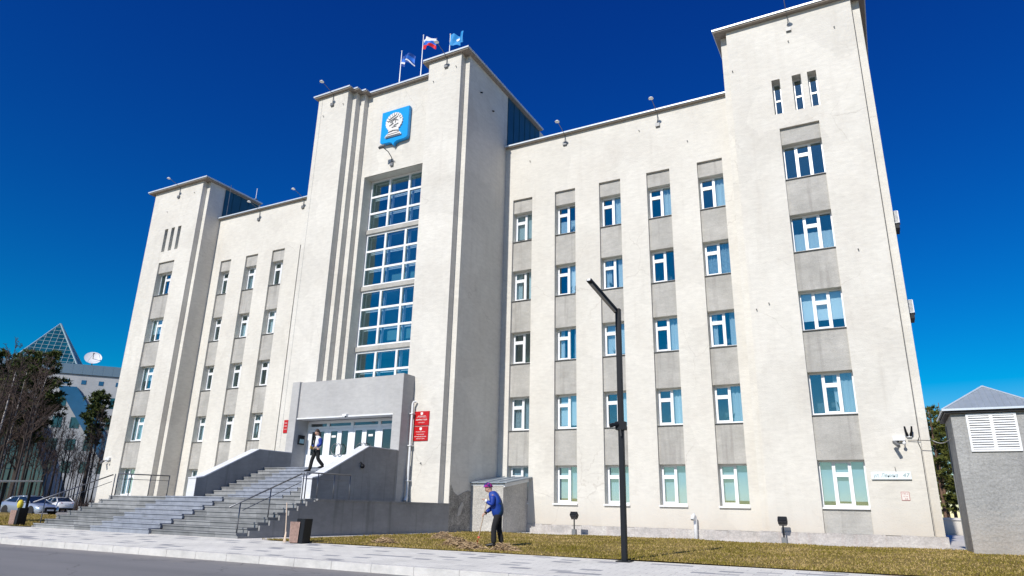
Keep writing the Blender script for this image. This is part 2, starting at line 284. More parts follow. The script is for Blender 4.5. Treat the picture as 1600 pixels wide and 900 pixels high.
def ground_mats():
    # asphalt
    m, t, p = new_mat('asphalt'); L = t.links.new; tc = N(t, 'ShaderNodeTexCoord')
    n1 = N(t, 'ShaderNodeTexNoise'); n1.inputs['Scale'].default_value = 90; n1.inputs['Detail'].default_value = 4; L(tc.outputs['Object'], n1.inputs['Vector'])
    n2 = N(t, 'ShaderNodeTexNoise'); n2.inputs['Scale'].default_value = 0.5; n2.inputs['Detail'].default_value = 5
    mp = N(t, 'ShaderNodeMapping'); mp.inputs['Scale'].default_value = (0.25, 1.6, 1); L(tc.outputs['Object'], mp.inputs[0]); L(mp.outputs[0], n2.inputs['Vector'])
    ad = N(t, 'ShaderNodeMix', data_type='FLOAT'); ad.inputs[0].default_value = 0.45; L(n1.outputs[0], ad.inputs[2]); L(n2.outputs[0], ad.inputs[3])
    cr = N(t, 'ShaderNodeValToRGB'); cr.color_ramp.elements[0].position = 0.3; cr.color_ramp.elements[0].color = (0.15, 0.15, 0.155, 1); cr.color_ramp.elements[1].position = 0.7; cr.color_ramp.elements[1].color = (0.245, 0.24, 0.24, 1)
    L(ad.outputs[0], cr.inputs[0])
    sy = N(t, 'ShaderNodeSeparateXYZ'); L(tc.outputs['Object'], sy.inputs[0]); n4 = N(t, 'ShaderNodeTexNoise'); n4.inputs['Scale'].default_value = 1.1; n4.inputs['Detail'].default_value = 8; L(tc.outputs['Object'], n4.inputs['Vector'])
    s4 = N(t, 'ShaderNodeMath', operation='MULTIPLY_ADD'); L(n4.outputs[0], s4.inputs[0]); s4.inputs[1].default_value = 1.6; L(sy.outputs[1], s4.inputs[2])
    r4 = N(t, 'ShaderNodeMapRange'); r4.inputs[1].default_value = 11.2; r4.inputs[2].default_value = 12.3; r4.inputs[3].default_value = 0.0; r4.inputs[4].default_value = 0.6; L(s4.outputs[0], r4.inputs[0])
    m4 = N(t, 'ShaderNodeMix', data_type='RGBA'); L(r4.outputs[0], m4.inputs[0]); L(cr.outputs[0], m4.inputs[6]); m4.inputs[7].default_value = (0.36, 0.33, 0.29, 1)
    v4 = N(t, 'ShaderNodeTexVoronoi', feature='DISTANCE_TO_EDGE'); v4.inputs['Scale'].default_value = 0.35; a4 = N(t, 'ShaderNodeVectorMath', operation='ADD'); L(tc.outputs['Object'], a4.inputs[0]); L(n4.outputs['Color'], a4.inputs[1]); L(a4.outputs[0], v4.inputs['Vector'])
    c4 = N(t, 'ShaderNodeMapRange'); c4.inputs[1].default_value = 0.0; c4.inputs[2].default_value = 0.008; c4.inputs[3].default_value = 0.6; c4.inputs[4].default_value = 0.0; L(v4.outputs['Distance'], c4.inputs[0])
    m5 = N(t, 'ShaderNodeMix', data_type='RGBA'); L(c4.outputs[0], m5.inputs[0]); L(m4.outputs[2], m5.inputs[6]); m5.inputs[7].default_value = (0.07, 0.07, 0.07, 1)
    L(m5.outputs[2], p.inputs['Base Color']); p.inputs['Roughness'].default_value = 0.85
    b = N(t, 'ShaderNodeBump'); b.inputs['Strength'].default_value = 0.4; b.inputs['Distance'].default_value = 0.01; L(n1.outputs[0], b.inputs['Height']); L(b.outputs[0], p.inputs['Normal'])
    M['asphalt'] = m
    # pavers: rows of rectangular slabs, some of them grey
    m, t, p = new_mat('pale_pavers'); L = t.links.new; tc = N(t, 'ShaderNodeTexCoord')
    br = N(t, 'ShaderNodeTexBrick'); br.offset = 0.5; br.inputs['Scale'].default_value = 1.0; br.inputs['Brick Width'].default_value = 0.42; br.inputs['Row Height'].default_value = 0.21
    br.inputs['Mortar Size'].default_value = 0.006; br.inputs['Mortar Smooth'].default_value = 0.2; br.inputs['Bias'].default_value = -0.35
    br.inputs['Color1'].default_value = (0, 0, 0, 1); br.inputs['Color2'].default_value = (1, 1, 1, 1); br.inputs['Mortar'].default_value = (0, 0, 0, 1)
    L(tc.outputs['Object'], br.inputs['Vector'])
    gt = N(t, 'ShaderNodeValToRGB'); gt.color_ramp.elements[0].position = 0.50; gt.color_ramp.elements[0].color = (0.77, 0.75, 0.68, 1); gt.color_ramp.elements[1].position = 0.56; gt.color_ramp.elements[1].color = (0.36, 0.36, 0.37, 1)
    L(br.outputs['Color'], gt.inputs[0])
    mm = N(t, 'ShaderNodeMix', data_type='RGBA'); L(br.outputs['Fac'], mm.inputs[0]); L(gt.outputs[0], mm.inputs[6]); mm.inputs[7].default_value = (0.42, 0.40, 0.38, 1)
    nz = N(t, 'ShaderNodeTexNoise'); nz.inputs['Scale'].default_value = 1.3; nz.inputs['Detail'].default_value = 8; L(tc.outputs['Object'], nz.inputs['Vector'])
    rr = N(t, 'ShaderNodeMapRange'); rr.inputs[1].default_value = 0.3; rr.inputs[2].default_value = 0.7; rr.inputs[3].default_value = 0.84; rr.inputs[4].default_value = 1.04; L(nz.outputs[0], rr.inputs[0])
    v = N(t, 'ShaderNodeVectorMath', operation='SCALE'); L(mm.outputs[2], v.inputs[0]); L(rr.outputs[0], v.inputs['Scale']); L(v.outputs[0], p.inputs['Base Color']); p.inputs['Roughness'].default_value = 0.8
    b = N(t, 'ShaderNodeBump'); b.inputs['Strength'].default_value = 0.5; b.inputs['Distance'].default_value = 0.01; b.invert = True; L(br.outputs['Fac'], b.inputs['Height']); L(b.outputs[0], p.inputs['Normal'])
    M['paver'] = m
    # lawn soil and dry grass
    m, t, p = new_mat('dry_lawn'); L = t.links.new; tc = N(t, 'ShaderNodeTexCoord')
    n1 = N(t, 'ShaderNodeTexNoise'); n1.inputs['Scale'].default_value = 0.55; n1.inputs['Detail'].default_value = 7; n1.inputs['Roughness'].default_value = 0.7; L(tc.outputs['Object'], n1.inputs['Vector'])
    cr = N(t, 'ShaderNodeValToRGB'); cr.color_ramp.elements[0].position = 0.36; cr.color_ramp.elements[0].color = (0.17, 0.13, 0.03, 1); cr.color_ramp.elements[1].position = 0.66; cr.color_ramp.elements[1].color = (0.26, 0.19, 0.08, 1)
    L(n1.outputs[0], cr.inputs[0]); n2 = N(t, 'ShaderNodeTexNoise'); n2.inputs['Scale'].default_value = 25; n2.inputs['Detail'].default_value = 5; L(tc.outputs['Object'], n2.inputs['Vector'])
    rr = N(t, 'ShaderNodeMapRange'); rr.inputs[1].default_value = 0.3; rr.inputs[2].default_value = 0.7; rr.inputs[3].default_value = 0.6; rr.inputs[4].default_value = 1.25; L(n2.outputs[0], rr.inputs[0])
    v = N(t, 'ShaderNodeVectorMath', operation='SCALE'); L(cr.outputs[0], v.inputs[0]); L(rr.outputs[0], v.inputs['Scale']); L(v.outputs[0], p.inputs['Base Color']); p.inputs['Roughness'].default_value = 1.0; p.inputs['Specular IOR Level'].default_value = 0.05
    M['lawn'] = m
    # blades: colour from place, so patches of green and straw
    m, t, p = new_mat('grass_blades'); L = t.links.new; g = N(t, 'ShaderNodeNewGeometry')
    n1 = N(t, 'ShaderNodeTexNoise'); n1.inputs['Scale'].default_value = 0.6; n1.inputs['Detail'].default_value = 6; L(g.outputs['Position'], n1.inputs['Vector'])
    mx = N(t, 'ShaderNodeMath', operation='MULTIPLY_ADD'); L(g.outputs['Random Per Island'], mx.inputs[0]); mx.inputs[1].default_value = 0.45; 
    sb = N(t, 'ShaderNodeMath', operation='SUBTRACT'); L(n1.outputs[0], sb.inputs[0]); sb.inputs[1].default_value = 0.22; L(sb.outputs[0], mx.inputs[2])
    cr = N(t, 'ShaderNodeValToRGB'); cr.color_ramp.elements[0].position = 0.3; cr.color_ramp.elements[0].color = (0.17, 0.145, 0.02, 1); cr.color_ramp.elements[1].position = 0.68; cr.color_ramp.elements[1].color = (0.44, 0.32, 0.14, 1)
    e = cr.color_ramp.elements.new(0.5); e.color = (0.29, 0.225, 0.06, 1)
    L(mx.outputs[0], cr.inputs[0]); L(cr.outputs[0], p.inputs['Base Color']); p.inputs['Roughness'].default_value = 0.9; p.inputs['Specular IOR Level'].default_value = 0.1
    M['blades'] = m
    m, t, p = new_mat('straw'); L = t.links.new; g = N(t, 'ShaderNodeNewGeometry'); cr = N(t, 'ShaderNodeValToRGB'); cr.color_ramp.elements[0].color = (0.22, 0.14, 0.07, 1); cr.color_ramp.elements[1].color = (0.55, 0.40, 0.24, 1)
    L(g.outputs['Random Per Island'], cr.inputs[0]); L(cr.outputs[0], p.inputs['Base Color']); p.inputs['Roughness'].default_value = 0.95
    M['straw'] = m
    # step stone
    def stepstone(name, c0, c1, w_):
        m, t, p = new_mat(name); L = t.links.new; tc = N(t, 'ShaderNodeTexCoord')
        br = N(t, 'ShaderNodeTexBrick'); br.offset = 0.37; br.inputs['Scale'].default_value = 1.0; br.inputs['Brick Width'].default_value = w_; br.inputs['Row Height'].default_value = 50
        br.inputs['Mortar Size'].default_value = 0.005; br.inputs['Color1'].default_value = (*c0, 1); br.inputs['Color2'].default_value = (*c1, 1); br.inputs['Mortar'].default_value = (*[c * 0.6 for c in c0], 1)
        sx = N(t, 'ShaderNodeSeparateXYZ'); L(tc.outputs['Object'], sx.inputs[0])
        mu = N(t, 'ShaderNodeMath', operation='MULTIPLY'); L(sx.outputs[2], mu.inputs[0]); mu.inputs[1].default_value = 50 / 0.1445
        cb = N(t, 'ShaderNodeCombineXYZ'); L(sx.outputs[0], cb.inputs[0]); L(mu.outputs[0], cb.inputs[1]); L(cb.outputs[0], br.inputs['Vector'])
        nz = N(t, 'ShaderNodeTexNoise'); nz.inputs['Scale'].default_value = 3.5; nz.inputs['Detail'].default_value = 8; L(tc.outputs['Object'], nz.inputs['Vector'])
        rr = N(t, 'ShaderNodeMapRange'); rr.inputs[1].default_value = 0.3; rr.inputs[2].default_value = 0.7; rr.inputs[3].default_value = 0.78; rr.inputs[4].default_value = 1.1; L(nz.outputs[0], rr.inputs[0])
        v = N(t, 'ShaderNodeVectorMath', operation='SCALE'); L(br.outputs[0], v.inputs[0]); L(rr.outputs[0], v.inputs['Scale']); L(v.outputs[0], p.inputs['Base Color']); p.inputs['Roughness'].default_value = 0.6
        return m
    M['step'] = stepstone('grey_granite_steps', (0.17, 0.175, 0.18), (0.31, 0.315, 0.32), 1.15)
    M['tile'] = stepstone('blue_grey_porcelain', (0.24, 0.26, 0.305), (0.28, 0.30, 0.345), 0.6)
    M['kerb'] = stucco('kerb_concrete', [(0.50, 0.49, 0.47), (0.66, 0.64, 0.61)], big=2.0, stain_amt=0.2, bump=0.3)
    M['apron'] = stucco('concrete_apron', [(0.55, 0.52, 0.49), (0.70, 0.67, 0.63)], big=1.0, streak=False, bump=0.3)
ground_mats()
M['earth'] = stucco('bare_ground', [(0.15, 0.14, 0.12), (0.23, 0.21, 0.19)], big=0.2, streak=False, bump=0.3)

# ================================================================== THE SETTING
m = MB(); m.quad((-1500, -300, 0.03), (1500, -300, 0.03), (1500, 2500, 0.03), (-1500, 2500, 0.03)); structure(m.build('ground', M['earth']))
m = MB(); m.quad((-300, -12, 0.10), (120, -12, 0.10), (120, 11.27, 0.10), (-300, 11.27, 0.10)); structure(m.build('road', M['asphalt']))
m = MB()
x = -120.0
while x < 30:
    m.box(x + 0.0015, x + 0.9985, 11.27, 11.42, 0.02, 0.255); x += 1.0
structure(m.build('kerb', M['kerb'], bevel=0.006))
m = MB()
m.add([(-120, 11.42, 0.25), (30, 11.42, 0.25), (30, 14.66, 0.345), (-120, 14.66, 0.345), (-120, 11.42, 0), (30, 11.42, 0), (30, 14.66, 0), (-120, 14.66, 0)],
      [(0, 1, 2, 3), (4, 5, 1, 0), (7, 3, 2, 6), (1, 5, 6, 2), (0, 3, 7, 4)])
structure(m.build('sidewalk', M['paver']))
# parking behind the far lawn
m = MB(); m.quad((-140, 27, 0.10), (-50, 27, 0.10), (-50, 50, 0.10), (-140, 50, 0.10)); structure(m.build('parking_lot', M['asphalt']))

def lawn_z(x, y):
    return 0.352 + 0.0035 * (y - 14.66) + 0.02 * noise.noise(Vector((x * 0.35, y * 0.35, 0)))
def lawn_back(x): return 26.9 + 0.45 * math.sin(x * 0.55) + 0.25 * math.sin(x * 1.7 + 1)
def lawn_front(x): return 14.68
def lawn_left(y): return -15.55
def grid_lawn(xa, xb, nx, ny, fy, by, name):
    m = MB(); vs = []
    for j in range(ny + 1):
        for i in range(nx + 1):
            x = xa + (xb - xa) * i / nx; y0 = fy(x); y1 = by(x); y = y0 + (y1 - y0) * j / ny; vs.append((x, y, lawn_z(x, y) + 0.02))
    m.add(vs, [(j * (nx + 1) + i, j * (nx + 1) + i + 1, (j + 1) * (nx + 1) + i + 1, (j + 1) * (nx + 1) + i) for j in range(ny) for i in range(nx)])
    o = m.build(name, M['lawn']); structure(o); return o
grid_lawn(-15.55, 20, 90, 36, lawn_front, lawn_back, 'lawn')
grid_lawn(-75, -27.3, 60, 20, lawn_front, lambda x: 26.5, 'lawn')
# concrete apron along the walls and the stair plinth
m = MB(); m.box(-46.5, 20, 14.69, 31, 0.0, 0.352)
o = m.build('apron_path', M['apron']); structure(o)

# grass blades (nobody could count them)
def blades(xa, xb, fy, by, n, hmin, hmax, name, label):
    m = MB()
    rr = random.Random(11)
    for _ in range(n):
        x = rr.uniform(xa, xb); y0 = fy(x); y1 = by(x); y = y0 + (y1 - y0) * (rr.random() ** 1.35)
        z = lawn_z(x, y) + 0.018; h = rr.uniform(hmin, hmax) * (0.7 + 0.6 * noise.noise(Vector((x, y, 3)))); a = rr.uniform(0, math.pi); wd = 0.005 + 0.0009 * y * 0.6
        dx, dy = math.cos(a) * wd, math.sin(a) * wd; lx, ly = rr.uniform(-h, h) * 0.8, rr.uniform(-h, h) * 0.8
        m.add([(x - dx, y - dy, z), (x + dx, y + dy, z), (x + lx, y + ly, z + h)], [(0, 1, 2)])
    o = m.build(name, M['blades'], fixn=False); o['kind'] = 'stuff'; tag(o, label, 'grass'); return o
blades(-15.6, 7, lawn_front, lambda x: lawn_back(x) + 0.1, 60000, 0.02, 0.065, 'grass', 'short green and straw grass of the front lawn')
blades(-46, -27.4, lawn_front, lambda x: 26.0, 16000, 0.03, 0.10, 'grass', 'straw coloured grass left of the stairs')

# ================================================================== MAIN BUILDING
bld = thing('administration_building', 'cream five storey office block with tall stepped towers and grey entrance', 'building', (-21.5, 30, 0.4))
YB = 44.0

def depth_grid(xs, zs, dep, y0, name, mat, side_mat=None, bottom=None, left=True, right=True, parent=bld):
    """front relief: dep(i,j) -> depth behind y0, or None for an opening (depth of its reveal given by hole(i,j))"""
    m = MB(); nx, nz = len(xs) - 1, len(zs) - 1
    D = [[dep((xs[i] + xs[i + 1]) / 2, (zs[j] + zs[j + 1]) / 2) for j in range(nz)] for i in range(nx)]
    def d(i, j):
        v = D[i][j]; return v[0] if isinstance(v, tuple) else v
    for i in range(nx):
        for j in range(nz):
            y = y0 + d(i, j)
            if not isinstance(D[i][j], tuple):
                m.quad((xs[i], y, zs[j]), (xs[i + 1], y, zs[j]), (xs[i + 1], y, zs[j + 1]), (xs[i], y, zs[j + 1]))
            if i + 1 < nx and abs(d(i, j) - d(i + 1, j)) > 1e-6:
                ya, yb = y, y0 + d(i + 1, j); m.quad((xs[i + 1], ya, zs[j]), (xs[i + 1], yb, zs[j]), (xs[i + 1], yb, zs[j + 1]), (xs[i + 1], ya, zs[j + 1]))
            if j + 1 < nz and abs(d(i, j) - d(i, j + 1)) > 1e-6:
                ya, yb = y, y0 + d(i, j + 1); m.quad((xs[i], ya, zs[j + 1]), (xs[i + 1], ya, zs[j + 1]), (xs[i + 1], yb, zs[j + 1]), (xs[i], yb, zs[j + 1]))
    for j in range(nz):
        if left: m.quad((xs[0], YB, zs[j]), (xs[0], y0 + d(0, j), zs[j]), (xs[0], y0 + d(0, j), zs[j + 1]), (xs[0], YB, zs[j + 1]))
        if right: m.quad((xs[-1], y0 + d(nx - 1, j), zs[j]), (xs[-1], YB, zs[j]), (xs[-1], YB, zs[j + 1]), (xs[-1], y0 + d(nx - 1, j), zs[j + 1]))
    m.quad((xs[0], YB, zs[0]), (xs[-1], YB, zs[0]), (xs[-1], YB, zs[-1]), (xs[0], YB, zs[-1]))
    return m.build(name, mat, parent, fixn=False)

FL = [(1.66, 3.34), (5.02, 6.66), (8.34, 9.98), (11.67, 13.32), (14.98, 16.64)]   # sill and head heights, ground floor first
REC_TOP = 17.40; WD = 0.40; PD = 0.12
def uniq(v):
    r = []
    for a in sorted(v):
        if not r or abs(a - r[-1]) > 1e-4: r.append(a)
    return r

PANELS = []
def facade(cols, x0, x1, y0, ztop, slits, name, zplinth=0.72, strips=(), ground_recess=False, left=True, right=True):
    xs = [x0, x1] + [c for ab in cols for c in ab]
    zs = [zplinth, ztop, REC_TOP] + [z for ab in FL for z in ab]
    sl = []
    for (a, b, c, d) in slits: xs += [a, b]; zs += [c, d]; sl.append((a, b, c, d))
    for (a, b, dd) in strips: xs += [a, b]
    xs = uniq(xs); zs = uniq(zs)
    zlow = zplinth if ground_recess else FL[0][0]
    def dep(x, z):
        for (a, b, dd) in strips:
            if a < x < b: return dd
        for (a, b, c, d) in sl:
            if a < x < b and c < z < d: return (WD + 0.1,)
        for (a, b) in cols:
            if a < x < b and z < REC_TOP:
                for (s, h) in FL:
                    if s < z < h: return (WD + 0.06,)
                if z > zlow: return PD + 0.01
        return 0.0
    o = depth_grid(xs, zs, dep, y0, 'wall', M['wall'], left=left, right=right)
    # rough grey panels between the windows, sitting in the recess
    for (a, b) in cols:
        zz = ([(zlow, FL[0][0])] if ground_recess else []) + [(FL[k][1], FL[k + 1][0]) for k in range(4)] + [(FL[4][1], REC_TOP)]
        for (za, zb) in zz:
            MB().box(a + 0.012, b - 0.012, y0 + PD, y0 + PD + 0.34, za + 0.002, zb - 0.012).build('spandrel_panel', M['panel'], bld)
    return o

colsR = [(-16.19, -15.03), (-13.70, -12.54), (-11.22, -10.08), (-8.72, -7.56), (-6.22, -5.04)]
colsL = [(-39.29, -38.26), (-36.81, -35.66), (-34.32, -33.20), (-31.85, -30.72), (-29.38, -28.25)]
colRT = [(-2.26, -0.67)]
colLT = [(-43.76, -42.08)]
slRT = [(-2.38, -2.03, 18.13, 19.88), (-1.53, -1.16, 18.13, 19.88), (-0.90, -0.54, 18.13, 19.88)]
slLT = [(-43.76, -43.42, 18.22, 19.98), (-43.05, -42.70, 18.22, 19.98), (-42.34, -42.0, 18.22, 19.98)]
XSIDE = -16.72
facade(colsR, XSIDE + 0.003, -4.20, 30.0, 20.66, [], 'wall')
facade(colsL, -40.097, -26.903, 30.0, 20.66, [], 'wall')
facade(colRT, -4.46, 1.50, 28.5, 23.10, slRT, 'wall', zplinth=0.76, strips=((-4.46, -4.14, 0.36), (1.19, 1.50, 0.36)), ground_recess=True)
facade(colLT, -45.95, -40.10, 28.4, 23.15, slLT, 'wall', zplinth=0.76, strips=((-45.95, -45.64, 0.36), (-40.43, -40.10, 0.37)), ground_recess=True)
# centre tower
DOORX0, DOORX1, FZ, SOF = -24.90, -19.10, 2.885, 5.26
WX0, WX1, WZ0, WZ1 = -23.82, -19.80, 5.85, 18.86
def dep_c(x, z):
    if x < -24.67: base = 0.0
    elif x < -24.39: base = 0.40
    elif x < -24.07: base = 0.755
    elif x < -19.04: base = 1.10
    elif x < -17.00: base = 0.0
    else: base = 0.40
    if DOORX0 < x < DOORX1 and FZ < z < SOF: return (1.2,)
    if WX0 < x < WX1 and WZ0 < z < WZ1: return (1.85,)
    return base
xs = uniq([-26.90, -24.67, -24.39, -24.07, -19.04, -17.00, XSIDE, DOORX0, DOORX1, WX0, WX1]); zs = uniq([1.0, FZ, SOF, WZ0, WZ1, 24.15])
depth_grid(xs, zs, dep_c, 25.4, 'wall', M['wall'])
# weathered plinths
def plinth(x0, x1, y0, z1, depth=0.3): 
    m = MB(); n = int((x1 - x0) / 0.5) + 1
    for i in range(n):
        a = x0 + (x1 - x0) * i / n; b = x0 + (x1 - x0) * (i + 1) / n; j = 0.012 * math.sin(a * 5) + 0.015 * noise.noise(Vector((a * 2, 0, 0)))
        m.box(a, b, y0 - 0.05 + j * 0.5, y0 + depth, 0.2, z1 + j)
    return m.build('plinth', M['plinth'], bld)
plinth(XSIDE, -4.5, 30.0, 0.722); plinth(-4.52, 1.56, 28.5, 0.762, 8); plinth(-40.1, -27, 30, 0.722); plinth(-46.0, -40.05, 28.4, 0.762, 8)
MB().box(-26.88, XSIDE - 0.02, 25.42, 29.9, 0.2, 1.0).build('plinth', M['plinth'], bld)
# fallen plaster low on the tower side
m = MB(); pts = [(25.86, 2.35), (26.15, 2.0), (26.5, 1.85), (26.9, 1.98), (27.35, 2.1), (27.75, 2.0), (28.3, 2.2), (28.8, 1.9), (29.4, 1.7), (30.0, 1.8), (30.0, 0.4), (25.81, 0.4), (25.81, 1.55)]
m.prism(pts, 'X', XSIDE + 0.001, XSIDE + 0.02); m.build('broken_plaster', M['brokenplaster'], bld)
m = MB(); m.prism([(26.5, 1.0), (26.75, 1.05), (27.0, 1.5), (26.85, 1.6), (26.55, 1.3)], 'X', XSIDE + 0.021, XSIDE + 0.035); m.build('bare_stone_patch', M['facingstone'], bld)
# control joints beside the strips on the end towers and left of the entrance
for (xj, yj, z0, z1) in ((-26.62, 25.4, 4.0, 24.0),):
    MB().box(xj, xj + 0.012, yj - 0.004, yj, z0, z1).build('joint', M['greymetal'], bld)

# roofs: caps following the plan, sheet metal over a soffit board
def cap(poly, z, name='roof_cap', th=0.085, drop=0.07):
    a = MB().prism(poly, 'Z', z, z + th).build(name, M['metalcap'], bld)
    cx = sum(p[0] for p in poly) / len(poly); cy = sum(p[1] for p in poly) / len(poly)
    q = [(p[0] + (0.05 if p[0] < cx else -0.05), p[1] + (0.05 if p[1] < cy else -0.05)) for p in poly]
    MB().prism(q, 'Z', z - drop, z - 0.002).build('soffit', M['soffit'], bld)
F = 25.4
cap([(-27.16, 25.18), (-24.42, 25.18), (-24.42, 25.52), (-24.12, 25.52), (-24.12, 25.88), (-23.82, 25.88), (-23.82, 26.24), (-19.32, 26.24), (-19.32, 25.18), (-16.46, 25.18), (-16.46, 34.3), (-27.16, 34.3)], 24.20)
cap([(-46.2, 28.1), (-39.78, 28.1), (-39.78, 33.2), (-46.2, 33.2)], 23.22)
cap([(-4.74, 28.22), (1.78, 28.22), (1.78, 34), (-4.74, 34)], 23.14)
cap([(XSIDE + 0.02, 29.78), (-4.5, 29.78), (-4.5, 44.2), (XSIDE + 0.02, 44.2)], 20.70, th=0.075, drop=0.05)
cap([(-40.08, 29.78), (-26.93, 29.78), (-26.93, 44.2), (-40.08, 44.2)], 20.70, th=0.075, drop=0.05)
# blue sheet metal cladding on tower sides above the wing roofs
m = MB(); y = 30.05
while y < 34.2:
    m.box(XSIDE + 0.003, XSIDE + 0.03, y, min(y + 0.69, 34.2), 20.82, 24.09); m.box(XSIDE + 0.031, XSIDE + 0.055, y, y + 0.02, 20.82, 24.09); y += 0.70
m.build('metal_cladding', M['bluemetal'], bld)
m = MB(); y = 30.05
while y < 33.0:
    m.box(-40.097, -40.07, y, min(y + 0.69, 33.1), 20.82, 23.11); m.box(-40.069, -40.045, y, y + 0.02, 20.82, 23.11); y += 0.70
m.build('metal_cladding', M['bluemetal'], bld)

# ---- windows
wr = random.Random(5)
def sash(m, x0, x1, z0, z1, y, t=0.055, d=0.05):
    m.box(x0, x0 + t, y, y + d, z0, z1); m.box(x1 - t, x1, y, y + d, z0, z1)
    m.box(x0 + t, x1 - t, y, y + d, z0, z0 + t); m.box(x0 + t, x1 - t, y, y + d, z1 - t, z1)
def window(x0, x1, z0, z1, y0, kind, ground=False, wing=True, closed=None):
    y = y0 + WD
    W_ = x1 - x0; f = 0.06; m = MB()
    # outer frame
    m.box(x0, x0 + f, y, y + 0.07, z0, z1); m.box(x1 - f, x1, y, y + 0.07, z0, z1); m.box(x0 + f, x1 - f, y, y + 0.07, z1 - f, z1); m.box(x0 + f, x1 - f, y, y + 0.07, z0, z0 + f + 0.02)
    panes = []
    zt = z1 - (z1 - z0) * 0.30
    def sashed(a, b):
        sash(m, a, b, z0 + f + 0.02, zt - 0.03, y - 0.02, 0.06, 0.06); m.box(a, b, y + 0.002, y + 0.068, zt - 0.03, zt + 0.03)
        sash(m, a, b, zt + 0.03, z1 - f, y - 0.012, 0.045, 0.05)
        panes.append((a + 0.05, b - 0.05, z0 + f + 0.06, zt - 0.08)); panes.append((a + 0.04, b - 0.04, zt + 0.07, z1 - f - 0.04))
    if kind == 2:
        mid = x0 + W_ * 0.53
        m.box(mid, mid + 0.07, y - 0.003, y + 0.067, z0 + f + 0.02, z1 - f)
        sashed(x0 + f, mid); panes.append((mid + 0.07, x1 - f, z0 + f + 0.02, z1 - f))
    elif kind == 3:
        a = x0 + W_ * 0.29; b = x0 + W_ * 0.66
        m.box(a, a + 0.07, y - 0.003, y + 0.067, z0 + f + 0.02, z1 - f); m.box(b, b + 0.07, y - 0.003, y + 0.067, z0 + f + 0.02, z1 - f)
        panes.append((x0 + f, a, z0 + f + 0.02, z1 - f)); sashed(a + 0.07, b); panes.append((b + 0.07, x1 - f, z0 + f + 0.02, z1 - f))
    elif kind == 1:
        zm = (z0 + z1) / 2; m.box(x0 + f, x1 - f, y + 0.002, y + 0.068, zm - 0.04, zm + 0.04)
        panes += [(x0 + f, x1 - f, z0 + f, zm - 0.04), (x0 + f, x1 - f, zm + 0.04, z1 - f)]
    fr = m.build('window', M['whitepaint'], bld)
    m = MB()
    for (a, b, c, d) in panes: m.box(a - 0.01, b + 0.01, y + 0.03, y + 0.036, c - 0.01, d + 0.01)
    m.build('pane', M['glass'], fr)
    # the dark room behind
    m = MB(); yb = y + 1.1
    m.quad((x0 - 0.3, yb, z0 - 0.2), (x1 + 0.3, yb, z0 - 0.2), (x1 + 0.3, yb, z1 + 0.2), (x0 - 0.3, yb, z1 + 0.2))
    m.quad((x0 - 0.3, y + 0.08, z0 - 0.2), (x0 - 0.3, yb, z0 - 0.2), (x0 - 0.3, yb, z1 + 0.2), (x0 - 0.3, y + 0.08, z1 + 0.2))
    m.quad((x1 + 0.3, y + 0.08, z0 - 0.2), (x1 + 0.3, yb, z0 - 0.2), (x1 + 0.3, yb, z1 + 0.2), (x1 + 0.3, y + 0.08, z1 + 0.2))
    m.quad((x0 - 0.3, y + 0.08, z1 + 0.2), (x1 + 0.3, y + 0.08, z1 + 0.2), (x1 + 0.3, yb, z1 + 0.2), (x0 - 0.3, yb, z1 + 0.2))
    m.quad((x0 - 0.3, y + 0.08, z0 - 0.2), (x1 + 0.3, y + 0.08, z0 - 0.2), (x1 + 0.3, yb, z0 - 0.2), (x0 - 0.3, yb, z0 - 0.2))
    m.build('interior', M['interior'], fr, fixn=False)
    # curtains or blinds
    def cloth(a, b, c, d, dens, amp, mat, name='curtain'):
        m = MB(); n = max(6, int((b - a) * 26)); vs = []
        ph = wr.uniform(0, 6)
        for i in range(n + 1):
            xx = a + (b - a) * i / n; yy = y + 0.17 + amp * math.sin(dens * xx + ph) + amp * 0.4 * math.sin(dens * 2.3 * xx)
            vs += [(xx, yy, c), (xx, yy, d)]
        m.add(vs, [(2 * i, 2 * i + 2, 2 * i + 3, 2 * i + 1) for i in range(n)]); m.build(name, mat, fr, fixn=False, smooth=True)
    r = wr.random() if closed is None else closed
    if ground: cloth(x0 + 0.04, x1 - 0.04, z0 + (0.22 if r < 0.35 else 0.06), z1, 3, 0.004, M['blind'], 'blind')
    elif kind == 1: pass
    elif r < 0.20: cloth(x0 + 0.02, x1 - 0.02, z0 + (z1 - z0) * wr.uniform(0.0, 0.45), z1, 3, 0.004, M['curtain'], 'blind')
    elif r < 0.42:
        wd = W_ * wr.uniform(0.22, 0.36); cloth(x0 + 0.02, x0 + wd, z0 + 0.05, z1, 42, 0.03, M['curtain']); cloth(x1 - wd, x1 - 0.02, z0 + 0.05, z1, 42, 0.03, M['curtain'])
    elif r < 0.62: cloth(x0 + W_ * wr.uniform(0.45, 0.6), x1 - 0.02, z0 + 0.05, z1, 38, 0.03, M['curtain'])
    elif r < 0.76: cloth(x0 + 0.02, x1 - 0.02, z0 + 0.05, z0 + (z1 - z0) * wr.uniform(0.35, 0.6), 30, 0.02, M['curtain'])
    elif r < 0.88: cloth(x0 + 0.02, x1 - 0.02, z0 + 0.05, z1, 46, 0.035, M['sheer'], 'net_curtain')
    if not ground and kind != 1 and wr.random() < 0.4:      # things on the sill: pots and plants
        m = MB()
        for q in range(wr.randint(1, 3)):
            xx = wr.uniform(x0 + 0.15, x1 - 0.15); m.lathe([(0.05, 0), (0.07, 0.12)], (xx, y + 0.13, z0 + 0.07), 8)
            for b_ in range(9): a_ = wr.uniform(0, 6.3); m.bar((xx, y + 0.13, z0 + 0.19), (xx + 0.14 * math.cos(a_), y + 0.13 + 0.03 * math.sin(a_), z0 + 0.19 + wr.uniform(0.08, 0.35)), 0.03, 0.008)
        m.build('potted_plants', M['plant'], fr)
